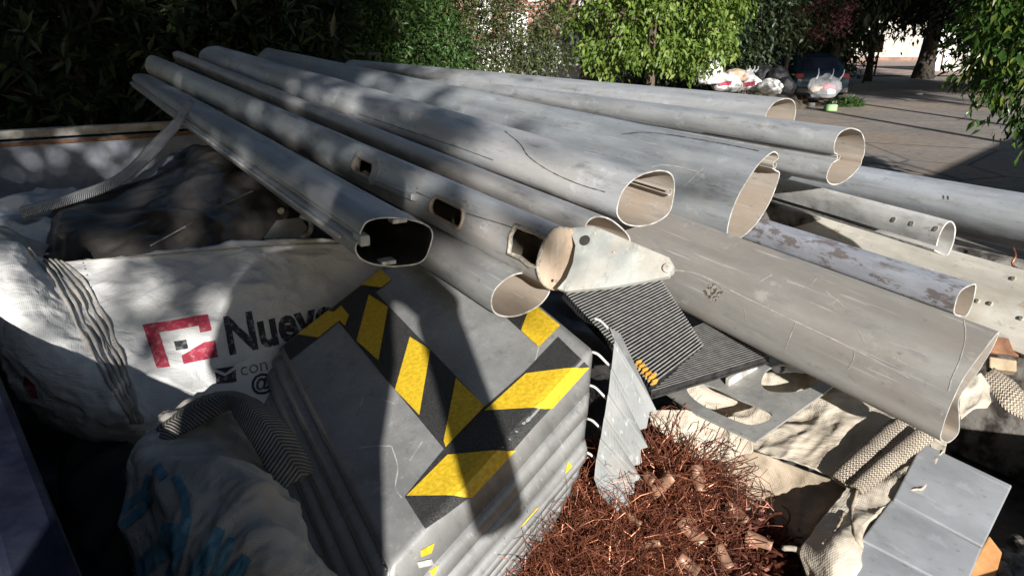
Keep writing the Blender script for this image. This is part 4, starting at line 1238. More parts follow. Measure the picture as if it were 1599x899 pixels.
def strip_px(pts, w0, w1):
    c = catmull([(x, y_, 0) for x, y_ in pts], 14)
    L_, R_ = [], []
    for i, p_ in enumerate(c):
        t = (c[min(i + 1, 13)] - c[max(i - 1, 0)]).normalized()
        w = w0 + (w1 - w0) * i / 13
        L_.append((p_.x - t.y * w, p_.y + t.x * w)); R_.append((p_.x + t.y * w, p_.y - t.x * w))
    return [[L_[i], L_[i + 1], R_[i + 1], R_[i]] for i in range(13)]
pol = []
for pts, a, b_ in (([(236, 742), (225, 770), (200, 790), (192, 800)], 5, 7), ([(238, 770), (225, 795), (205, 812), (193, 822)], 7, 7), ([(275, 745), (290, 775), (293, 810), (283, 860), (268, 899)], 6, 8), ([(275, 818), (262, 850), (240, 872), (215, 895)], 16, 14), ([(345, 825), (335, 850), (318, 880), (305, 905)], 8, 14), ([(365, 842), (352, 868), (338, 899)], 7, 10), ([(388, 870), (375, 890), (365, 910)], 8, 14), ([(246, 728), (252, 738), (258, 748)], 7, 9)):
    pol += strip_px(pts, a, b_)
decal('blue_print', pol, bvP, M['print_blue'], low, off=0.0045, maxlen=4)
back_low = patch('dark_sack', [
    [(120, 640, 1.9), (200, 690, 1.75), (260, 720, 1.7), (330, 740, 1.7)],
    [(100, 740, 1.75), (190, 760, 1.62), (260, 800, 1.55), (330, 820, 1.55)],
    [(95, 900, 1.6), (180, 910, 1.5), (250, 920, 1.45), (330, 930, 1.45)]], M['black_plastic_and_shade'], 40, 40, amp=0.02, freq=7, seed=14)
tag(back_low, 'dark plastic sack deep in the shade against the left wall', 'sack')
web = ribbon('webbing_loop', [((205, 722, 1.44), (222, 728, 1.42)), ((240, 672, 1.50), (262, 690, 1.45)), ((300, 628, 1.56), (312, 662, 1.48)), ((350, 612, 1.55), (358, 640, 1.47)), ((395, 622, 1.50), (368, 655, 1.42)), ((440, 658, 1.45), (392, 692, 1.38)), ((470, 698, 1.42), (415, 730, 1.34)), ((490, 738, 1.40), (440, 764, 1.32))], 2.6, M['webbing'], n=70, k=9, arch=0.012, thick=0.006)
tag(web, 'dark herringbone webbing loop on the blue printed sack', 'strap')

# ------------------------------------------------------------------ stack of folded panels with hazard tape
Q1, Q2, Q3 = P(436, 545, 1.92), P(607, 888, 1.28), P(925, 547, 1.60)
Ea = (Q1 - Q2); La = Ea.length; ea = Ea.normalized()
Eb = (Q3 - Q2); eb0 = Eb.normalized()
pn = ea.cross(eb0).normalized()
if pn.z < 0: pn = -pn
fr = (P(906, 748, 1.58) - Q3)
fr = fr.normalized()
Lb = Eb.length
def panel_mesh(name, k):
    """nested copy k; section runs from the rear end over the crease down the ribbed front"""
    off = -pn * (0.018 * k) - eb0 * (0.034 * k)
    sec = []
    for s in np.linspace(1.0, 0.016, 26): sec.append((Q2 + ea * (La * s), pn))
    c0 = Q2 + ea * (La * .016); c1 = Q2 + fr * (La * .016)
    for t in np.linspace(0.15, 0.85, 6):
        p_ = c0 * (1 - t) ** 2 + Q2 * (2 * t * (1 - t)) + c1 * t * t
        sec.append((p_, (pn * (1 - t) - ea * t).normalized()))
    nf = fr.cross(eb0); nf = nf.normalized()
    if nf.dot(Q2 - CAM) > 0: nf = -nf
    Lf = 0.275
    steps = [(0.02, 0), (0.09, 0), (0.092, .0022), (0.14, .0022), (0.142, 0), (0.19, 0), (0.2, .006), (0.215, .012), (0.235, .010), (0.26, -.012), (0.285, -.04)]
    for (l, h) in steps: sec.append((Q2 + fr * l + nf * h, nf))
    m_ = len(sec)
    ts = [(-0.0, -0.055), (0.0, -0.03), (0.0, -0.008), (0.006, 0.0)] + [(x, 0.0) for x in np.linspace(0.03, 1.0, 34)]
    V = []
    for i, (p_, n_) in enumerate(sec):
        dn = n_ if i < 26 else n_
        for (t, drop) in ts:
            q = p_ + eb0 * (Lb * t) + dn * drop + off
            q = q + pn * (0.003 * noise.noise(q * 6 + Vector((k, 0, 0))))
            V.append(tuple(q))
    n_t = len(ts)
    F = [(i * n_t + j, i * n_t + j + 1, (i + 1) * n_t + j + 1, (i + 1) * n_t + j) for i in range(m_ - 1) for j in range(n_t - 1)]
    me = bpy.data.meshes.new(name); me.from_pydata(V, [], F); me.update()
    return me
names = ['uppermost folded aluminium panel edged with yellow and black tape', 'second folded aluminium panel nested under the taped one', 'third folded aluminium panel down in the nested stack', 'fourth folded aluminium panel down in the nested stack', 'lowest folded aluminium panel of the nested stack']
panels = []
Rp = Matrix((ea, pn.cross(ea).normalized(), pn)).transposed().to_4x4(); Rp.translation = Q2
for k in range(5):
    me = panel_mesh('folded_panel', k)
    me.transform(Rp.inverted())
    o = link('folded_panel', me, M['plate'], None, smooth=True, mw=Rp)
    md = o.modifiers.new('edges', 'EDGE_SPLIT'); md.split_angle = math.radians(28)
    md = o.modifiers.new('thickness', 'SOLIDIFY'); md.thickness = 0.004; md.offset = -1 if False else 0
    tag(o, names[k], 'metal panel', 'nested folded panels')
    panels.append(o)
top = panels[0]
bpy.context.view_layer.update()
bvT = bvh_of(top)
def plpx(s_, t_):
    q = Q2 + ea * (La * s_) + eb0 * (Lb * t_) - CAM
    dd = q.y * CP - q.z * SP
    return (CX + FP * q.x / dd, CY - FP * (q.y * SP + q.z * CP) / dd)
black = [
    [plpx(.995, .02), plpx(.995, .3), plpx(.995, .6), plpx(.90, .6), plpx(.90, .3), plpx(.90, .02)],
    [(520, 492), (573, 443), (758, 636), (694, 702)],
    [(633, 777), (694, 702), (758, 636), (820, 582), (872, 527), (918, 572), (830, 668), (745, 765), (664, 826)],
    [plpx(.16, .86), plpx(.16, .99), plpx(.5, .99), plpx(.5, .86)]]
decal('black_tape', black, bvT, M['black_tape'], top, off=0.0035, maxlen=14)
yellow = [
    [plpx(.995, .10), plpx(.995, .27), plpx(.90, .34), plpx(.90, .17)], [plpx(.995, .47), plpx(.995, .6), plpx(.90, .6), plpx(.90, .54)],
    [(520, 492), (534, 479), (546, 494), (540, 511)],
    [(577, 462), (607, 481), (592, 565), (558, 534)], [(641, 528), (673, 548), (656, 650), (618, 610)], [(713, 592), (758, 636), (697, 700), (694, 690)],
    [(758, 643), (822, 585), (918, 573), (860, 637)], [(636, 776), (700, 712), (803, 702), (735, 775)],
    [plpx(.15, .99), plpx(.31, .99), plpx(.25, .86), plpx(.15, .86)]]
for q in yellow:
    decal('yellow_stripe', [q], bvT, M['yellow_tape'], top, off=0.0055, maxlen=14)
for q in ([(886, 720), (899, 737), (881, 740)], [(836, 794), (842, 790), (818, 818), (810, 824)], [(655, 858), (677, 846), (672, 862), (656, 868)], [(668, 890), (684, 880), (675, 899)]):
    decal('tape_scrap', [q], bvT, M['yellow_tape'], top, off=0.004, maxlen=20)
decal('paper_scrap', [[(649, 876), (672, 871), (675, 880), (652, 885)]], bvT, M['rim'], top, off=0.005)
# glue stains left on the panel
M['glue'] = mat_plain('glue_residue', (0.26, 0.23, 0.20), (0.42, 0.38, 0.33), 50, 0.75, 0.1, 0.4)
decal('glue_stain', [[(757, 518), (775, 500), (800, 523), (815, 558), (780, 560), (758, 535)]], bvT, M['glue'], top, off=0.0015)
decal('glue_stain', [[(712, 456), (757, 487), (757, 493), (722, 470)]], bvT, M['bag_white'], top, off=0.0018)
decal('glue_stain', [[(572, 715), (592, 697), (615, 700), (640, 715), (660, 735), (640, 770), (622, 778), (600, 765), (578, 740)]], bvT, M['sheet_dull'], top, off=0.0012)
for pp in ([(612, 697), (622, 730), (618, 760), (628, 778)], [(560, 700), (585, 697), (612, 697)], [(660, 690), (640, 720)], [(568, 620), (558, 650)], [(585, 620), (620, 632)], [(845, 520), (840, 550), (833, 575)]):
    pl = []
    c = catmull([(x, y_, 0) for x, y_ in pp], 10)
    for i in range(9):
        a, b_ = c[i], c[i + 1]; t = (b_ - a).normalized()
        pl.append([(a.x - t.y * .9, a.y + t.x * .9), (b_.x - t.y * .9, b_.y + t.x * .9), (b_.x + t.y * .9, b_.y - t.x * .9), (a.x + t.y * .9, a.y - t.x * .9)])
    decal('scratch', pl, bvT, M['rim'], top, off=0.0022, maxlen=20)
# hooked edges at the right end of the stack
for k in range(5):
    q0 = (944 - 4 * k, 505 + 52 * k)
    pts = [P(q0[0] - 16, q0[1] - 8, 1.60), P(q0[0] - 6, q0[1] - 4, 1.60), P(q0[0] + 8, q0[1] + 10, 1.60), P(q0[0] + 20, q0[1] + 22, 1.60), P(q0[0] + 22, q0[1] + 38, 1.605), P(q0[0] + 19, q0[1] + 56, 1.61)]
    mb = MB(); mb.tube(catmull(pts, 16), 0.0032, 6); mb.build('hook_edge', M['rim'], panels[k], smooth=True)

# ribbed panel hanging at the right end of the stack
rows = []
Lp = [(952, 512), (960, 532), (955, 572), (950, 612), (944, 648), (938, 682), (932, 712), (928, 742), (936, 770)]
Rp_ = [(968, 520), (1025, 640), (1010, 668), (1012, 698), (1000, 724), (1002, 748), (990, 770), (988, 790), (966, 803)]
for k in range(len(Lp)):
    rows.append((Lp[k], Rp_[k], 0.0))
    if 0 < k < len(Lp) - 1:
        rows.append(((Lp[k][0] - 1, Lp[k][1] + 3), (Rp_[k][0] - 11, Rp_[k][1] + 3), 0.007))
V = []; n = 12; F = []
acc = 0.0
for r, (a, b_, st_) in enumerate(rows):
    acc += st_
    for i in range(n):
        t = i / (n - 1)
        x = a[0] + (b_[0] - a[0]) * t; y_ = a[1] + (b_[1] - a[1]) * t
        V.append(tuple(P(x, y_, 1.585 + 0.015 * t - 0.010 * r / 2 + acc)))
F = [(r * n + i, r * n + i + 1, (r + 1) * n + i + 1, (r + 1) * n + i) for r in range(len(rows) - 1) for i in range(n - 1)]
me = bpy.data.meshes.new('ribbed_panel'); me.from_pydata(V, [], F)
o = link('ribbed_panel', me, M['ribbed'])
md = o.modifiers.new('thickness', 'SOLIDIFY'); md.thickness = 0.003; md.offset = 0
md = o.modifiers.new('bevel', 'BEVEL'); md.width = 0.0015; md.segments = 2; md.limit_method = 'ANGLE'
tag(o, 'bright ribbed aluminium panel with ragged edge beside the copper wire', 'metal panel')

# ------------------------------------------------------------------ black slatted treads
def tread(label, c00, c10, c11, c01, n, clips=None):
    """c00-c10: first slat ends; c01-c11: last slat ends (px,py,d)"""
    p00, p10, p11, p01 = P(*c00), P(*c10), P(*c11), P(*c01)
    nr = (p10 - p00).cross(p01 - p00).normalized()
    if nr.dot(p00 - CAM) > 0: nr = -nr
    t = empty('step_tread', (p00 + p11) / 2); tag(t, label, 'tread', 'black slatted treads')
    mb = MB(); mb.add([p - nr * .016 for p in (p00, p10, p11, p01)] + [p - nr * .022 for p in (p00, p10, p11, p01)], [(0, 1, 2, 3), (4, 7, 6, 5), (0, 4, 5, 1), (1, 5, 6, 2), (2, 6, 7, 3), (3, 7, 4, 0)])
    mb.build('base', M['black_metal_and_gap'], t)
    mb = MB(); mt = MB()
    for k in range(n):
        u0, u1 = (k + .22) / n, (k + .62) / n
        a0, b0, a1, b1 = p00.lerp(p01, u0), p10.lerp(p11, u0), p00.lerp(p01, u1), p10.lerp(p11, u1)
        lo = -nr * .0155; hi = -nr * .0005
        mb.add([a0 + lo, b0 + lo, b1 + lo, a1 + lo, a0 + hi, b0 + hi, b1 + hi, a1 + hi], [(4, 5, 6, 7), (0, 4, 7, 3), (1, 2, 6, 5), (0, 1, 5, 4), (3, 7, 6, 2)])
        mt.add([a0, b0, b1, a1], [(0, 1, 2, 3)])
    tag(mb.build('slats', M['black_metal_and_gap'], t), kind='stuff')
    tag(mt.build('slat_tops', M['slat_top'], t), kind='stuff')
    if clips:
        for (px, py) in clips:
            q = onplane(px, py, p00, nr)
            ax = (p01 - p00).normalized(); ay = (p10 - p00).normalized()
            R_ = Matrix((ax, nr.cross(ax), nr)).transposed()
            mb = MB(); mb.box(q + nr * .004, (0.006, 0.016, 0.014), R_); mb.build('comb_tooth', M['orange_clip'], t, bevel=0.0015)
    return t
tread('black slatted tread with orange comb teeth under the wide pole', (880, 455, 1.86), (1010, 400, 2.05), (1100, 540, 1.84), (1018, 603, 1.66), 38, [(996, 568), (1001, 574), (1006, 580), (1011, 586), (1016, 592), (1021, 598), (1019, 588)])
tread('lower black slatted tread tilted beside the holed plate', (1060, 520, 1.90), (1130, 490, 1.98), (1203, 556, 1.83), (1016, 612, 1.68), 26)

# plate with oval cut-outs
pl0 = P(1180, 690, 1.60); pl1 = P(1038, 612, 1.80); pl2 = P(1300, 600, 1.78)
nr = (pl1 - pl0).cross(pl2 - pl0).normalized()
if nr.dot(pl0 - CAM) > 0: nr = -nr
out_px = [(1036, 612), (1060, 600), (1110, 595), (1180, 560), (1260, 540), (1330, 580), (1290, 612), (1180, 690), (1140, 672), (1090, 648)]
ov1 = [(1072, 607), (1090, 600), (1118, 606), (1150, 622), (1180, 634), (1203, 645), (1203, 655), (1176, 664), (1150, 658), (1115, 643), (1085, 625)]
ov2 = [(1189, 595), (1198, 578), (1220, 570), (1250, 575), (1276, 590), (1272, 602), (1245, 612), (1212, 613), (1194, 608)]
mbp = prism([onplane(x, y_, pl0, nr) for x, y_ in out_px], nr, 0.002, 0.003)
ho = mbp.build('holed_plate', M['sheet_dull'])
bm = bmesh.new(); bm.from_mesh(ho.data); bmesh.ops.recalc_face_normals(bm, faces=bm.faces); bm.to_mesh(ho.data); bm.free()
cuts = []
for ov in (ov1, ov2):
    c = catmull([(x, y_, 0) for x, y_ in ov], 40, True)
    me = prism([onplane(v.x, v.y, pl0, nr) for v in c], nr, 0.03, 0.03).mesh('cutter')
    bm = bmesh.new(); bm.from_mesh(me); bmesh.ops.recalc_face_normals(bm, faces=bm.faces); bm.to_mesh(me); bm.free()
    cuts.append(link('cutter', me))
boolean_cut(ho, cuts)
tag(ho, 'grey metal plate with two oval cut-outs lying on the beige sack', 'metal plate')
a, b_ = onplane(1135, 603, pl0, nr), onplane(1180, 575, pl0, nr)
dx = (b_ - a).normalized(); R_ = Matrix((dx, nr.cross(dx), nr)).transposed()
mb = MB(); mb.box((a + b_) / 2 + nr * .012, ((b_ - a).length, 0.012, 0.022), R_); mb.build('flange', M['rim'], ho, bevel=0.002)

# ------------------------------------------------------------------ beige sack with copper scrap
sack = empty('beige_sack', P(1250, 800, 1.6)); tag(sack, 'open beige bulk sack holding copper scrap at the lower right', 'sack')
patch('inner_panel', [
    [(1030, 655, 1.74), (1100, 690, 1.73), (1180, 705, 1.71), (1260, 735, 1.66), (1335, 760, 1.59)],
    [(1060, 720, 1.75), (1120, 755, 1.73), (1190, 775, 1.69), (1255, 795, 1.63), (1310, 805, 1.56)],
    [(1090, 800, 1.74), (1150, 825, 1.70), (1200, 845, 1.65), (1245, 858, 1.58), (1285, 860, 1.52)],
    [(1130, 900, 1.8), (1170, 920, 1.75), (1210, 930, 1.68), (1245, 930, 1.6), (1270, 930, 1.52)]], M['burlap_brown'], 70, 60, amp=0.012, freq=7, seed=9, parent=sack, crease=0.03)
patch('rear_flap', [
    [(1012, 632, 1.72), (1060, 640, 1.73), (1110, 650, 1.72), (1150, 668, 1.70), (1175, 690, 1.66)],
    [(1014, 650, 1.70), (1060, 668, 1.70), (1110, 680, 1.69), (1150, 692, 1.67), (1176, 702, 1.65)],
    [(1014, 664, 1.71), (1050, 688, 1.70), (1090, 716, 1.69), (1130, 714, 1.67), (1174, 707, 1.65)]], M['burlap'], 60, 36, amp=0.008, freq=8, seed=10, parent=sack, crease=0.025)
patch('draped_flap', [
    [(1040, 590, 1.92), (1130, 590, 1.9), (1220, 580, 1.9), (1300, 590, 1.85), (1400, 640, 1.75), (1480, 690, 1.65)],
    [(1050, 620, 1.88), (1130, 640, 1.85), (1220, 650, 1.80), (1300, 640, 1.76), (1390, 680, 1.66), (1475, 705, 1.60)],
    [(1080, 660, 1.84), (1150, 685, 1.78), (1230, 690, 1.70), (1300, 690, 1.68), (1370, 715, 1.60), (1462, 735, 1.55)],
    [(1120, 690, 1.80), (1180, 705, 1.72), (1240, 720, 1.66), (1290, 740, 1.62), (1340, 762, 1.55), (1440, 765, 1.50)]], M['burlap'], 120, 70, amp=0.012, freq=7, seed=11, parent=sack, crease=0.024)
fl = patch('front_flap', [
    [(1322, 758, 1.57), (1350, 752, 1.56), (1400, 735, 1.56), (1455, 712, 1.57), (1470, 695, 1.58)],
    [(1302, 790, 1.53), (1335, 795, 1.50), (1375, 785, 1.50), (1420, 765, 1.52), (1450, 750, 1.53)],
    [(1275, 825, 1.50), (1315, 820, 1.45), (1345, 818, 1.45), (1375, 800, 1.48), (1400, 790, 1.50)],
    [(1252, 860, 1.47), (1295, 860, 1.41), (1335, 850, 1.41), (1352, 842, 1.44), (1362, 828, 1.47)],
    [(1262, 910, 1.45), (1300, 905, 1.38), (1338, 900, 1.38), (1354, 895, 1.42), (1362, 890, 1.46)],
    [(1270, 990, 1.44), (1305, 990, 1.37), (1340, 990, 1.37), (1356, 985, 1.41), (1364, 980, 1.45)]], M['burlap'], 80, 90, amp=0.006, freq=8, seed=12, parent=sack, crease=0.012)
bvF = bvh_of(fl)
decal('grey_print', [[(1385, 745), (1400, 728), (1406, 731), (1396, 748)], [(1404, 752), (1420, 730), (1427, 733), (1414, 752)], [(1425, 745), (1438, 722), (1445, 724), (1436, 742)], [(1400, 728), (1411, 748), (1406, 751), (1395, 733)]], bvF, M['print_grey'], sack)
for pp in ([(1340, 760), (1330, 800), (1335, 840), (1350, 870), (1358, 899)], [(1318, 765), (1318, 800), (1305, 830), (1285, 850)]):
    q = [surf(bvF, x, y_) for x, y_ in pp]
    q = catmull([l + n_ * .002 for l, n_ in q if l is not None], 24)
    mb = MB(); mb.tube(q, [0.0028 + .001 * math.sin(i * 1.7) for i in range(len(q))], 6); mb.build('hem', M['burlap_brown'], sack, smooth=True)
for k, (p0, p1) in enumerate((((((1395, 665, 1.63), (1425, 672, 1.62))), None), (((1430, 672, 1.60), (1458, 682, 1.58)), None))):
    if k == 0:
        pts = [((1392, 655, 1.66), (1428, 668, 1.64)), ((1350, 692, 1.62), (1382, 706, 1.59)), ((1315, 722, 1.60), (1345, 738, 1.56)), ((1295, 742, 1.60), (1322, 758, 1.55))]
    else:
        pts = [((1424, 672, 1.61), (1460, 685, 1.585)), ((1388, 702, 1.58), (1415, 718, 1.55)), ((1352, 732, 1.555), (1378, 748, 1.53)), ((1325, 758, 1.54), (1345, 772, 1.52))]
    ribbon('lifting_strap', pts, 2.4, M['webbing_beige'], sack, n=40, k=9, arch=0.012, thick=0.006)
    M['webbing_beige']
mb = MB(); mb.tube(catmull([P(1222, 855, 1.50), P(1245, 858, 1.48), P(1268, 885, 1.46), P(1278, 910, 1.45)], 14), 0.006, 8); tag(mb.build('cord', M['burlap'], smooth=True), 'beige cord curling at the mouth of the copper sack', 'cord')

# copper wire heaps
def wires(name, label, region, n, mat, seed, thick=0.0011, L=(0.05, 0.16), curl=1.0, dome=0.05, kind='stuff'):
    rg = np.random.default_rng(seed)
    px_c, py_c, rx, ry, d0 = region
    seg = 9
    a = rg.uniform(0, 2 * math.pi, n); r = np.sqrt(rg.uniform(0, 1, n))
    V = []; F = []
    sq = [(1, 0), (-.5, .87), (-.5, -.87)]
    for k in range(n):
        x = px_c + rx * r[k] * math.cos(a[k]); y_ = py_c + ry * r[k] * math.sin(a[k])
        lift = dome * (1 - r[k] ** 2) * rg.uniform(0.55, 1.0)
        p = np.array(P(x, y_, d0(x, y_) - lift))
        dr = rg.normal(size=3); dr[2] *= 0.45; dr /= np.linalg.norm(dr)
        ax = rg.normal(size=3); ax /= np.linalg.norm(ax)
        ln = rg.uniform(*L); w = rg.normal() * curl
        th = thick * rg.uniform(.7, 1.5)
        side = np.cross(dr, ax); side /= np.linalg.norm(side) + 1e-9
        b0 = len(V)
        pos = p - dr * ln / 2
        for s in range(seg):
            an = w * s / seg * 2.0
            t = dr * math.cos(an) + side * math.sin(an)
            u = np.cross(t, ax); u /= np.linalg.norm(u) + 1e-9; v = np.cross(t, u)
            for (c, q) in sq: V.append(tuple(pos + (u * c + v * q) * th))
            pos = pos + t * ln / seg
        for s in range(seg - 1):
            for j in range(3):
                F.append((b0 + s * 3 + j, b0 + s * 3 + (j + 1) % 3, b0 + s * 3 + 3 + (j + 1) % 3, b0 + s * 3 + 3 + j))
    me = bpy.data.meshes.new(name); me.from_pydata(V, [], F)
    return tag(link(name, me, mat), label, 'copper scrap', None, kind)
# solid bed under the wires
bedp = patch('scrap_bed', [
    [(760, 780, 1.75), (900, 700, 1.80), (1000, 660, 1.82), (1100, 690, 1.82), (1200, 770, 1.80)],
    [(740, 860, 1.62), (880, 790, 1.66), (1010, 740, 1.70), (1120, 770, 1.74), (1230, 840, 1.70)],
    [(740, 960, 1.5), (880, 900, 1.54), (1010, 880, 1.6), (1130, 890, 1.62), (1260, 920, 1.6)]], M['copper_dark'], 60, 50, amp=0.05, freq=12, seed=17, thick=0.01, fine=0.012)
tag(bedp, 'dark tangled copper scrap under the wires', 'copper scrap', None, 'stuff')
wires('copper_wire', 'bright fine copper wire heap in front of the ribbed panel', (900, 845, 130, 100, lambda x, y_: 1.66 - (y_ - 800) * .0012), 9000, M['copper'], 1, thick=0.0006, L=(.06, .3), curl=2.4, dome=0.03)
wires('copper_wire', 'darker strands mixed through the bright copper heap', (900, 845, 130, 100, lambda x, y_: 1.66 - (y_ - 800) * .0012), 2500, M['copper_dark'], 7, thick=0.0009, L=(.06, .25), curl=2.2, dome=0.034)
wires('copper_wire', 'dark reddish copper wire tangle inside the beige sack', (1048, 808, 72, 105, lambda x, y_: 1.70 - (y_ - 780) * .0008), 4600, M['copper_dark'], 2, thick=0.0009, L=(.08, .3), curl=3.0, dome=0.03)
wires('copper_wire', 'loose shiny copper strands across the tangle', (1035, 775, 55, 72, lambda x, y_: 1.68 - (y_ - 740) * .0008), 900, M['copper'], 3, thick=0.0008, L=(.06, .22), curl=2.2, dome=0.04)
wires('copper_wire', 'dark copper ribbon heap at the bottom edge of the sack', (1160, 872, 85, 42, lambda x, y_: 1.62 - (y_ - 860) * .0006), 1300, M['copper_dark'], 4, thick=0.003, L=(.04, .14), curl=1.2, dome=0.03)
# single copper strips and scraps
strips = [((1012, 768), (1048, 742), 12, 1.535, 'folded brown copper strip next to the ribbed panel'), ((1090, 724), (1096, 765), 9, 1.56, 'upright pointed copper strip in the tangle'), ((1000, 738), (1018, 752), 9, 1.55, 'short copper scrap against the ribbed panel edge'),
          ((1068, 808), (1098, 846), 13, 1.50, 'wide pale copper plate scrap in the middle of the tangle'), ((975, 800), (1000, 818), 6, 1.50, 'thin copper offcut left of the wide plate scrap'), ((1130, 790), (1165, 815), 11, 1.56, 'dull copper scrap in the shade of the sack'),
          ((1165, 835), (1205, 850), 10, 1.52, 'dark copper scrap low in the sack'), ((990, 856), (1030, 850), 7, 1.46, 'copper offcut at the foot of the bright wire'), ((1060, 870), (1090, 892), 9, 1.45, 'copper scrap at the bottom edge of the photo'), ((1120, 850), (1140, 885), 9, 1.48, 'dark bent copper scrap near the bottom edge')]
for (a, b_, w, d, lab) in strips:
    pa, pb = P(*a, d + .045), P(*b_, d + 0.02)
    t = (pb - pa); ln = t.length; t.normalize()
    view = ray(*a).normalized(); s_ = t.cross(view).normalized(); nr_ = (s_.cross(t) + s_ * random.uniform(-.5, .5)).normalized(); s_ = nr_.cross(t).normalized()
    wd = 1.1 * w * d / FP
    V = []; 
    for i in range(6):
        u = i / 5; bend = 0.012 * math.sin(u * 2.5 + random.random())
        ww = wd * (1 - 0.25 * u) 
        for j in (-1, 0, 1): V.append(tuple(pa + t * (ln * u) + s_ * (ww * j) + nr_ * (bend + 0.003 * abs(j))))
    F = [(i * 3 + j, i * 3 + j + 1, i * 3 + 4 + j, i * 3 + 3 + j) for i in range(5) for j in range(2)]
    me = bpy.data.meshes.new('copper_strip'); me.from_pydata(V, [], F)
    o = link('copper_strip', me, M['copper_strip'], smooth=True); md = o.modifiers.new('t', 'SOLIDIFY'); md.thickness = 0.0025
    tag(o, lab, 'copper scrap', 'copper strips in the sack')

# ------------------------------------------------------------------ flat aluminium sections at the lower right
def slab(name, label, px, thick, mat, cat, group=None, bevel=0.003):
    """px: four or more (px,py,d) of the upper face"""
    p_ = [P(*q) for q in px]
    nr_ = (p_[1] - p_[0]).cross(p_[2] - p_[0]).normalized()
    if nr_.dot(p_[0] - CAM) > 0: nr_ = -nr_
    # flatten onto the plane of the first three
    p_ = [onplane(q[0], q[1], p_[0], nr_) for q in px]
    c = sum(p_, Vector()) / len(p_)
    mb = prism([q - c for q in p_], nr_, 0.0, thick)
    ax = (p_[1] - p_[0]).normalized()
    Rl = Matrix((nr_.cross(ax), nr_, ax)).transposed().to_4x4(); Rl.translation = c
    me = mb.mesh(name); me.transform((Rl.to_3x3().to_4x4()).inverted())
    o = link(name, me, mat, mw=Rl)
    bm = bmesh.new(); bm.from_mesh(me); bmesh.ops.recalc_face_normals(bm, faces=bm.faces); bm.to_mesh(me); bm.free()
    if bevel: md = o.modifiers.new('bevel', 'BEVEL'); md.width = bevel; md.segments = 2; md.limit_method = 'ANGLE'
    return tag(o, label, cat, group)
ga = 'flat aluminium sections at the lower right'
slab('aluminium_section', 'upper flat aluminium section at the lower right corner', [(1440, 690, 1.60), (1581, 757, 1.50), (1535, 853, 1.40), (1395, 778, 1.50)], 0.03, M['plate_clean'], 'metal section', ga)
slab('aluminium_section', 'middle flat aluminium section at the lower right corner', [(1392, 779, 1.505), (1533, 856, 1.40), (1505, 925, 1.33), (1345, 842, 1.43)], 0.035, M['plate_clean'], 'metal section', ga)
slab('aluminium_section', 'lowest flat aluminium section cut by the bottom edge', [(1345, 844, 1.435), (1500, 930, 1.33), (1480, 1000, 1.27), (1320, 900, 1.38)], 0.03, M['plate_clean'], 'metal section', ga)
slab('wood_block', 'orange-brown wood block under the aluminium sections', [(1545, 835, 1.46), (1566, 862, 1.44), (1545, 940, 1.38), (1490, 930, 1.38)], 0.08, M['wood_orange'], 'wood')
# clutter under the end of the wide pole
o = patch('cloth_scrap', [
    [(1500, 610, 1.58), (1525, 585, 1.62), (1548, 600, 1.62)],
    [(1498, 640, 1.55), (1525, 615, 1.58), (1545, 625, 1.58)],
    [(1500, 655, 1.54), (1520, 640, 1.55), (1540, 638, 1.56)]], M['burlap'], 24, 18, amp=0.01, freq=14, seed=21)
tag(o, 'beige cloth scrap poking out from under the wide pole end', 'cloth')
o = ribbon('webbing_end', [((1530, 592, 1.72), (1550, 575, 1.74)), ((1552, 618, 1.70), (1578, 592, 1.72)), ((1570, 640, 1.68), (1599, 612, 1.70)), ((1610, 660, 1.68), (1630, 630, 1.70))], 2.4, M['webbing_beige'], n=30, k=9, arch=0.01, thick=0.006)
tag(o, 'beige webbing end against the right truck wall', 'strap')
slab('wood_piece', 'short weathered wood piece by the right truck wall', [(1545, 556, 1.76), (1588, 562, 1.74), (1588, 580, 1.73), (1545, 575, 1.75)], 0.03, M['wood'], 'wood')
slab('rust_scrap', 'rusty sheet scrap between the poles and the right wall', [(1530, 520, 1.85), (1590, 530, 1.85), (1599, 556, 1.82), (1540, 548, 1.82)], 0.01, M['rust'], 'metal scrap')
for i, (px, py, r, d, lab) in enumerate(((1575, 885, .035, 1.5, 'dark rubble lump at the lower right corner'), (1595, 860, .03, 1.52, 'smaller rubble lump against the right wall'), (1560, 905, .03, 1.45, 'rubble lump cut by the bottom edge'))):
    bm = bmesh.new(); bmesh.ops.create_icosphere(bm, subdivisions=3, radius=r)
    for v in bm.verts: v.co += v.co.normalized() * (noise.noise(v.co * 40 + Vector((i * 9, 0, 0))) * r * .5)
    me = bpy.data.meshes.new('rubble_lump'); bm.to_mesh(me); bm.free()
    o = link('rubble_lump', me, M['bed_wall'], mw=Matrix.Translation(P(px, py, d)))
    tag(o, lab, 'rubble', 'rubble lumps')
# scrap filling deep in the bed
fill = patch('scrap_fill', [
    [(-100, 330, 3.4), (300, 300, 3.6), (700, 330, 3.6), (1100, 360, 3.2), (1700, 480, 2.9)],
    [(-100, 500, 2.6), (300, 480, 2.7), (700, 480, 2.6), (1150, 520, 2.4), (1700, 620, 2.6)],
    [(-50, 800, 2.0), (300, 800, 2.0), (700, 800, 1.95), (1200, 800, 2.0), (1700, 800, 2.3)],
    [(0, 1050, 1.5), (300, 1050, 1.5), (700, 1050, 1.5), (1200, 1050, 1.55), (1600, 1050, 1.8)]], M['black_plastic_and_shade'], 90, 60, amp=0.05, freq=6, seed=31, fine=0.01)
tag(fill, 'dark unsorted scrap deep in the truck bed', 'scrap', None, 'stuff')

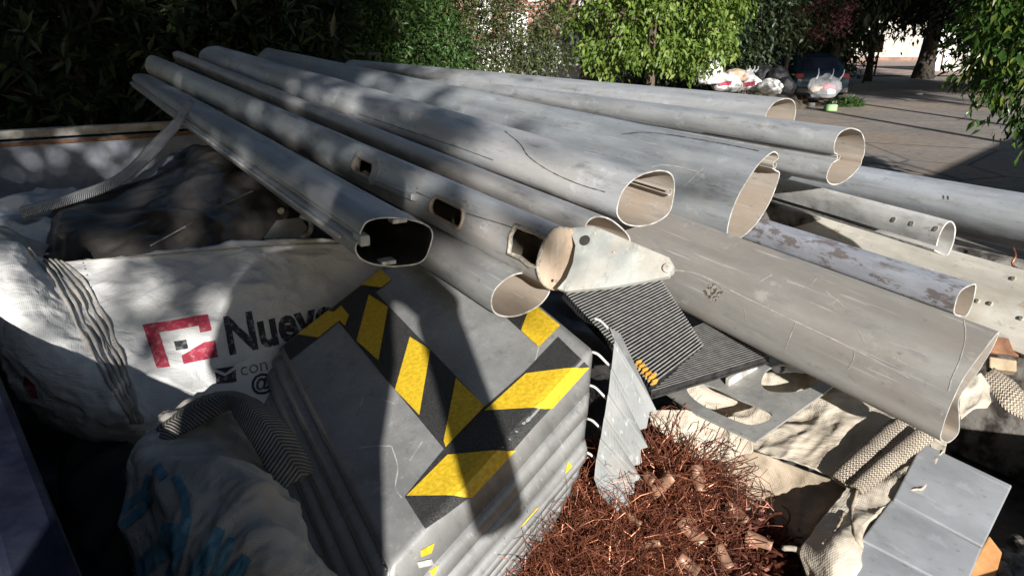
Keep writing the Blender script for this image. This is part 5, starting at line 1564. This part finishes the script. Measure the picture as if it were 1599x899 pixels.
# ------------------------------------------------------------------ street side: parked car, rubbish
def car():
    c0 = G(1272, 163); c0.y += 1.6; c0.x += .0
    t = empty('parked_car', (c0.x, c0.y, 0)); tag(t, 'dark blue car parked in the shade behind the rubbish', 'car')
    Mb = mat_plain('dark_blue_car_paint', (0.02, 0.045, 0.065), (0.03, 0.06, 0.085), 3, 0.25, 0.3, 0)
    # lofted body: sections along y (length), seen from behind
    secs = [(-1.95, .45, .78, .74, .55), (-1.85, .28, .95, .80, .72), (-1.5, .24, 1.28, .82, .62), (-1.0, .22, 1.42, .83, .60), (0.1, .22, 1.43, .84, .62), (0.7, .22, 1.1, .83, .66), (1.6, .24, .9, .80, .70), (2.0, .4, .7, .7, .6)]
    V = []; n = 12
    for (yy, zb, zt, hw, ht) in secs:
        zs = zb + (min(zt, .95) - zb) * .6
        prof = [(-hw * .85, zb), (-hw, zb + .15), (-hw, zs), (-hw * .97, min(zt, .92) - .02), (-ht, zt - .06), (-ht * .8, zt), (ht * .8, zt), (ht, zt - .06), (hw * .97, min(zt, .92) - .02), (hw, zs), (hw, zb + .15), (hw * .85, zb)]
        for (x, z) in prof: V.append((c0.x + x, c0.y + yy, z))
    F = [(i * n + j, i * n + (j + 1) % n, (i + 1) * n + (j + 1) % n, (i + 1) * n + j) for i in range(len(secs) - 1) for j in range(n)] + [tuple(range(n))[::-1], tuple((len(secs) - 1) * n + j for j in range(n))]
    mb = MB(); mb.add(V, F); bd = mb.build('body', Mb, t, smooth=True, bevel=0.03)
    y0 = c0.y
    mb = MB(); mb.add([(c0.x - .52, y0 - 1.80, .98), (c0.x + .52, y0 - 1.80, .98), (c0.x + .46, y0 - 1.50, 1.27), (c0.x - .46, y0 - 1.50, 1.27)], [(0, 1, 2, 3)])
    for k in range(4): mb.v[k] = (mb.v[k][0], mb.v[k][1] - .03, mb.v[k][2] + .02)
    mb.build('rear_window', M['glass_dark'], t)
    red = mat_plain('tail_lamp_red', (0.3, 0.01, 0.015), (0.4, 0.02, 0.03), 5, 0.2, 0, 0)
    for s in (-1, 1):
        mb = MB(); mb.box((c0.x + s * .66, y0 - 1.90, .82), (.22, .08, .14)); mb.build('tail_lamp', red, t, bevel=0.02)
        for yy in (-1.25, 1.3):
            mb = MB(); mb.tube([(c0.x + s * .86, y0 + yy, .3), (c0.x + s * .68, y0 + yy, .3)], .3, 24); wl = mb.build('wheel', M['black_plastic_and_shade'], t, bevel=.02)
            mb = MB(); mb.tube([(c0.x + s * .87, y0 + yy, .3), (c0.x + s * .80, y0 + yy, .3)], .18, 16); mb.build('rim', M['rim'], wl)
    mb = MB(); mb.box((c0.x, y0 - 1.99, .55), (.5, .03, .12)); mb.build('number_plate', M['plaster'], t)
    mb = MB(); mb.box((c0.x, y0 - 1.95, .42), (1.5, .12, .16)); mb.build('bumper', M['black_plastic_and_shade'], t, bevel=.03)
car()

def lumpy(name, label, c, r, mat, seed, cat, group=None, top=0.0):
    bm = bmesh.new(); bmesh.ops.create_icosphere(bm, subdivisions=4, radius=1.0)
    for v in bm.verts:
        p_ = v.co.copy(); k = 1 + .22 * noise.noise(p_ * 1.7 + Vector((seed * 3.3, 0, 0))) + .10 * noise.noise(p_ * 5 + Vector((seed, 4, 0))) + .05 * (1 - abs(noise.noise(p_ * 8)))
        q = Vector((p_.x * r[0], p_.y * r[1], p_.z * r[2])) * k
        if q.z < -r[2] * .7: q.z = -r[2] * .7
        v.co = q
    me = bpy.data.meshes.new(name); bm.to_mesh(me); bm.free()
    o = link(name, me, mat, smooth=True, mw=Matrix.Translation(Vector(c)))
    return tag(o, label, cat, group)
M['trash_white'] = mat_plain('white_plastic_sack', (0.55, 0.54, 0.52), (0.75, 0.74, 0.72), 8, 0.5, 0, 0.5, 0.03)
M['trash_black'] = mat_plain('black_rubbish_bag', (0.008, 0.008, 0.009), (0.02, 0.02, 0.022), 8, 0.5, 0, 0.4, 0.03, spec=0.2)
mcl, ntc, bcl, _o = _nodes('clear_plastic')
bcl.inputs['Base Color'].default_value = (0.8, 0.82, 0.85, 1); bcl.inputs['Roughness'].default_value = 0.25; bcl.inputs['Alpha'].default_value = 0.2
_bump(ntc, bcl, _noise(ntc, _coord(ntc), 9, 5, .6), 0.9, 0.05)
M['clear_plastic'] = mcl
M['brick_bit'] = mat_plain('rubble', (0.32, 0.20, 0.14), (0.52, 0.40, 0.30), 6, 0.9)
D = 14.6
gt = 'rubbish sacks on the street side'
for i, (px, py, rx, rz, mt, lab) in enumerate((
        (1108, 125, .22, .22, 'trash_white', 'white rubbish sack leftmost beside the bright tree'),
        (1135, 140, .26, .18, 'trash_white', 'white rubbish sack with red print, second from the left'),
        (1172, 141, .22, .15, 'trash_white', 'white rubbish sack with red print before the thin trunks'),
        (1203, 146, .20, .14, 'trash_white', 'flat white rubbish sack nearest the pole end'),
        (1150, 128, .2, .12, 'brick_bit', 'heap of brown cardboard between the white sacks'),
        (1190, 130, .16, .2, 'trash_black', 'black rubbish bag between the white sacks'),
        (1228, 146, .15, .16, 'trash_black', 'black rubbish bag left of the parked car'),
        (1215, 134, .18, .2, 'trash_black', 'black rubbish bag behind the flat white sack'))):
    c = P(px, py - 9, D + (i % 3) * .25)
    o = lumpy('rubbish_sack', lab, c, (rx * 1.15, rx, rz * 1.2), M[mt], i + 1.0, 'rubbish', gt)
    if 'red print' in lab:
        bpy.context.view_layer.update()
        bvv = bvh_of(o)
        decal('red_print', [[(px - 14, py - 11), (px + 8, py - 14), (px + 7, py - 7), (px - 13, py - 5)]], bvv, M['print_red'], o, off=0.01, maxlen=4)
mound = lumpy('rubbish_mound', 'low mound of rubble and earth under the rubbish sacks', (G(1165, 160) + Vector((-.8, -2.0, .1))), (1.6, .8, .42), M['dirt'], 4.4, 'rubbish')
for k, (px, py, rx, rz, lab) in enumerate(((1170, 120, .10, .14, 'clear plastic bag standing among the white sacks'), (1288, 138, .36, .30, 'clear plastic bag with tied ears in front of the car'))):
    d = D + .1 if k == 0 else 17.5
    c = P(px, py, d)
    t = empty('plastic_bag', c); tag(t, lab, 'plastic bag', 'clear plastic bags')
    o = lumpy('film', 'x', c, (rx, rx * .7, rz), M['clear_plastic'], 7 + k, 'x')
    for key in ('label', 'category'):
        if key in o: del o[key]
    o.parent = t; o.matrix_parent_inverse = t.matrix_world.inverted()
    for (ex, ez) in ((-.7, 1.5), (.2, 1.5), (.85, 1.45)):
        mb = MB(); e0 = c + Vector((rx * ex, -.05, rz * .7)); e1 = c + Vector((rx * ex * 1.1 + .05, -.05, rz * ez))
        mb.tube(catmull([e0, (e0 + e1) / 2 + Vector((.03, 0, 0)), e1], 6), [.03, .02, .014, .01, .01, .014], 7); mb.build('ear', M['clear_plastic'], t, smooth=True)
    if k == 1:
        for (ex, ez, s_, mt) in ((-.5, -.1, .15, 'brick_bit'), (.1, .1, .14, 'print_red'), (.5, .05, .1, 'print_red'), (-.2, -.3, .18, 'trash_black'), (.3, -.25, .15, 'trash_white')):
            o2 = lumpy('content', 'x', c + Vector((rx * ex, .02, rz * ez)), (s_, s_ * .7, s_ * .6), M[mt], ex * 5 + 3, 'x')
            for key in ('label', 'category'):
                if key in o2: del o2[key]
            o2.parent = t; o2.matrix_parent_inverse = t.matrix_world.inverted()
rg = random.Random(4)
words = ['pale', 'brown', 'tan', 'grey']
posw = ['leftmost at the kerb', 'left beside the pole end', 'low in front', 'under the clear bag', 'behind the green box', 'right of the green box', 'highest on the pile', 'in the middle of the pile', 'nearest the road', 'touching the clear bag', 'half buried', 'at the back of the pile', 'flat on the ground', 'tilted on edge']
for k in range(14):
    px, py = 1245 + rg.random() * 62, 148 + rg.random() * 22
    c = G(px, py, 0.06 + .05 * rg.random())
    mb = MB(); s_ = .07 + .09 * rg.random()
    mb.box(c, (s_ * 1.5, s_, s_ * .7), Matrix.Rotation(rg.random() * 3, 3, 'Z') @ Matrix.Rotation(rg.uniform(-.6, .6), 3, 'X'))
    o = mb.build('rubble_piece', M[('brick_bit', 'wood', 'kerb', 'brick_bit')[k % 4]], bevel=.008)
    tag(o, 'small %s rubble piece %s by the parked car' % (words[k % 4], posw[k]), 'rubble', 'rubble pieces by the kerb')
c = G(1297, 168, 0.09)
mb = MB(); mb.box(c, (.30, .18, .17)); o = mb.build('green_box', mat_plain('light_green_plastic', (0.22, 0.42, 0.16), (0.32, 0.54, 0.24), 6, .5), bevel=.02)
tag(o, 'light green plastic box on the kerb by the rubble', 'box')
# grass tuft and low weeds
C_, O_ = blob_centers(G(1318, 160, .1), (.5, .5, .16), 90, seed=3)
o = link('weeds', leaf_mesh('weeds', C_, O_, 16, .12, .07, .2, 0.0, 'rosette'), M['leaf_mid']); tag(o, 'low weeds at the kerb right of the green box', 'weeds', None, 'stuff')
c = G(1490, 146, .05)
o = lumpy('litter', 'small white litter lying on the far road', G(1435, 147, .06), (.12, .08, .05), M['trash_white'], 3.0, 'litter')

# ------------------------------------------------------------------ photographer behind the camera (casts the shadow on the load)
ux = Vector((math.cos(SUN_AZ), -math.sin(SUN_AZ), 0)); uy = ux.cross(LDIR).normalized()
if uy.z < 0: uy = -uy
def E(ex, ey, back): return CAM + ux * ex + uy * ey - LDIR * back
M['skin'] = mat_plain('skin', (0.42, 0.25, 0.17), (0.5, 0.31, 0.22), 6, .55, 0, 0)
M['shirt'] = mat_plain('navy_shirt', (0.03, 0.04, 0.08), (0.05, 0.06, 0.11), 20, .85)
M['denim'] = mat_plain('denim', (0.06, 0.08, 0.13), (0.10, 0.13, 0.2), 30, .85)
M['hair'] = mat_plain('dark_hair', (0.01, 0.008, 0.006), (0.03, 0.025, 0.02), 60, .5)
person = empty('person', E(-.2, -1.6, .6)); tag(person, 'person in navy shirt and jeans taking the picture behind the truck', 'person')
def skin(name, joints, edges, mat, root=0, sub=2):
    me = bpy.data.meshes.new(name)
    me.from_pydata([tuple(j[0]) for j in joints], edges, [])
    o = link(name, me, mat, person)
    md = o.modifiers.new('skin', 'SKIN'); md.use_smooth_shade = True
    for v, j in zip(me.skin_vertices[0].data, joints): v.radius = j[1] if hasattr(j[1], '__len__') else (j[1], j[1])
    me.skin_vertices[0].data[root].use_root = True
    ms = o.modifiers.new('sub', 'SUBSURF'); ms.levels = sub; ms.render_levels = sub
    return o
hip = E(-.23, -.62, .55); foot_z = 0.42
J = [(hip, .20), (E(-.28, -.33, .52), .19), (E(-.24, -.05, .50), .16), (E(-.10, .10, .46), .07), (E(-.065, .24, .40), .10), (E(-.07, .32, .38), .088),
     (E(-.06, .06, .50), .075), (E(.095, -.09, .40), .06), (E(.06, -.02, .12), .036), (E(-.37, .01, .50), .08), (E(-.47, -.22, .38), .055), (E(-.15, -.03, .12), .036)]
fl_ = Vector((hip.x - .1, hip.y, 0)); fr_ = Vector((hip.x + .1, hip.y, 0))
J += [(hip + Vector((-.09, 0, -.08)), .095), (Vector((fl_.x, fl_.y + .03, (hip.z + foot_z) / 2)), .065), (Vector((fl_.x, fl_.y, foot_z + .07)), .045), (Vector((fl_.x, fl_.y + .16, foot_z + .03)), .035),
      (hip + Vector((.09, 0, -.08)), .095), (Vector((fr_.x, fr_.y + .03, (hip.z + foot_z) / 2)), .065), (Vector((fr_.x, fr_.y, foot_z + .07)), .045), (Vector((fr_.x, fr_.y + .16, foot_z + .03)), .035)]
Ed = [(0, 1), (1, 2), (2, 3), (3, 4), (4, 5), (2, 6), (6, 7), (7, 8), (2, 9), (9, 10), (10, 11), (0, 12), (12, 13), (13, 14), (14, 15), (0, 16), (16, 17), (17, 18), (18, 19)]
skin('body', J, Ed, M['skin'])
g_ = .012
skin('shirt', [(J[0][0] + Vector((0, 0, -.1)), .2), (J[1][0], .205), (J[2][0], .175), (J[6][0], .085), (J[6][0].lerp(J[7][0], .7), .07), (J[9][0], .085), (J[9][0].lerp(J[10][0], .7), .066)], [(0, 1), (1, 2), (2, 3), (3, 4), (2, 5), (5, 6)], M['shirt'])
skin('trousers', [(J[0][0] + Vector((0, 0, .02)), .185), (J[12][0], .11), (J[13][0], .08), (J[14][0], .065), (J[16][0], .11), (J[17][0], .08), (J[18][0], .065)], [(0, 1), (1, 2), (2, 3), (0, 4), (4, 5), (5, 6)], M['denim'])
skin('hair', [(J[4][0] + Vector((0, -.03, .05)), .088), (J[5][0] + Vector((0, -.015, .02)), .083)], [(0, 1)], M['hair'])
for (hx, s_) in ((.075, -1), (-.16, 1)):
    for k in range(5):
        if k < 4: pts = [E(hx, -.055 + .012 * k, .10), E(hx + s_ * .03, -.045 + .018 * k, .075), E(hx + s_ * .055, -.04 + .018 * k, .07)]
        else: pts = [E(hx, -.07, .10), E(hx + s_ * .03, -.065, .08), E(hx + s_ * .05, -.055, .075)]
        mb = MB(); mb.tube(catmull(pts, 6), .0085, 8); mb.build('finger', M['skin'], person, smooth=True)
sb = empty('shadow_band_block', E(.16, -.4, .5)); tag(sb, 'black bag-shaped block added beside the photographer to cast a shadow band', 'bag')  # added block with strap, shaped to throw the shadow band below the elbow
Rsb = Matrix((ux, -LDIR, uy)).transposed() @ Matrix.Rotation(-.22, 3, 'Y')
mb = MB(); mb.box(E(.12, -.29, .5), (.11, .16, .44), Rsb); mb.build('shadow_block', M['black_plastic_and_shade'], sb, bevel=.03)
mb = MB(); mb.tube(catmull([E(.11, -.2, .5), E(.02, -.05, .56), E(-.1, .05, .58)], 12), .012, 8); mb.build('strap', M['black_plastic_and_shade'], sb, smooth=True)
ph = empty('phone', E(-.05, -.015, .05)); tag(ph, 'black phone held up by the photographer', 'phone')
Rph = Matrix((ux, -LDIR, uy)).transposed()
mb = MB(); mb.box(E(-.05, -.02, .05), (.155, .009, .075), Rph); mb.build('case', M['black_plastic_and_shade'], ph, bevel=.003)

# ------------------------------------------------------------------ scratches, cracks and seams on the poles
def scratch_line(po, pts, w, mat, name='scratch', off=0.0008):
    bv = bvh_of(po)
    c = catmull([(x, y_, 0) for x, y_ in pts], max(8, 5 * len(pts)))
    pl = []
    for i in range(len(c) - 1):
        a, b_ = c[i], c[i + 1]; t = (b_ - a).normalized()
        ww = w * (0.6 + 0.8 * random.random())
        pl.append([(a.x - t.y * ww, a.y + t.x * ww), (b_.x - t.y * ww, b_.y + t.x * ww), (b_.x + t.y * ww, b_.y - t.x * ww), (a.x + t.y * ww, a.y - t.x * ww)])
    return decal(name, pl, bv, mat, po, off=off, maxlen=25)
M['pale_mark'] = mat_plain('pale_scratch', (0.36, 0.345, 0.32), (0.52, 0.50, 0.47), 60, .5, .2, 0)
M['dark_mark'] = mat_plain('dark_scratch', (0.03, 0.03, 0.03), (0.09, 0.085, 0.08), 60, .7, 0, 0)
M['tar'] = mat_plain('tar_spot', (0.05, 0.045, 0.04), (0.3, 0.28, 0.24), 160, .8, 0, 0, lo=.45, hi=.55)
scratch_line(pD, [(788, 205), (812, 225), (826, 245), (860, 268), (905, 288), (945, 300)], .7, M['dark_mark'], 'crack')
scratch_line(pD, [(560, 178), (640, 205), (720, 232), (770, 250)], .5, M['dark_mark'], 'crack')
scratch_line(pE, [(970, 210), (1010, 207), (1060, 213), (1130, 225), (1185, 236)], .6, M['dark_mark'], 'crack')
scratch_line(pE, [(1000, 265), (1040, 258), (1090, 268)], .6, M['pale_mark'])
scratch_line(pE, [(1060, 300), (1085, 275), (1100, 262)], .5, M['pale_mark'])
scratch_line(pI, [(1005, 425), (1080, 425), (1165, 465), (1260, 510), (1340, 548), (1420, 590)], .9, M['pale_mark'], 'seam')
scratch_line(pI, [(1505, 495), (1508, 525), (1500, 560), (1487, 590), (1482, 610)], .9, M['pale_mark'])
for pts in ([(1162, 478), (1165, 498)], [(1243, 500), (1232, 530), (1227, 545)], [(1340, 515), (1350, 535)], [(1185, 440), (1205, 428)], [(1335, 545), (1332, 562), (1325, 576)], [(1400, 560), (1430, 575), (1470, 585)], [(1290, 455), (1320, 480)], [(1230, 440), (1255, 448)]):
    scratch_line(pI, [(x + random.uniform(-1.5, 1.5), y_ + random.uniform(-1.5, 1.5)) for x, y_ in pts], .6, M['pale_mark'])
bI = bvh_of(pI)
c_ = catmull([(1100, 452, 0), (1112, 444, 0), (1126, 446, 0), (1128, 458, 0), (1116, 470, 0), (1106, 468, 0)], 24, True)
decal('tar_spot', [[(v.x + random.uniform(-2, 2), v.y + random.uniform(-2, 2)) for v in c_]], bI, M['tar'], pI, off=.0008)
scratch_line(pB, [(650, 300), (720, 330), (790, 352), (840, 372)], .6, M['dark_mark'])
scratch_line(pB, [(300, 150), (380, 195), (460, 240), (520, 272)], .8, M['dark_mark'], 'seam')
scratch_line(pG, [(900, 133), (930, 135), (948, 137)], .8, M['pale_mark'])
scratch_line(pG, [(790, 120), (800, 118), (812, 124)], .7, M['pale_mark'])
scratch_line(pM, [(1400, 300), (1440, 310), (1500, 316)], .6, M['pale_mark'])
scratch_line(pM, [(1473, 305), (1474, 311)], 1.0, M['dark_mark'])
scratch_line(pM, [(1480, 306), (1481, 312)], 1.0, M['dark_mark'])
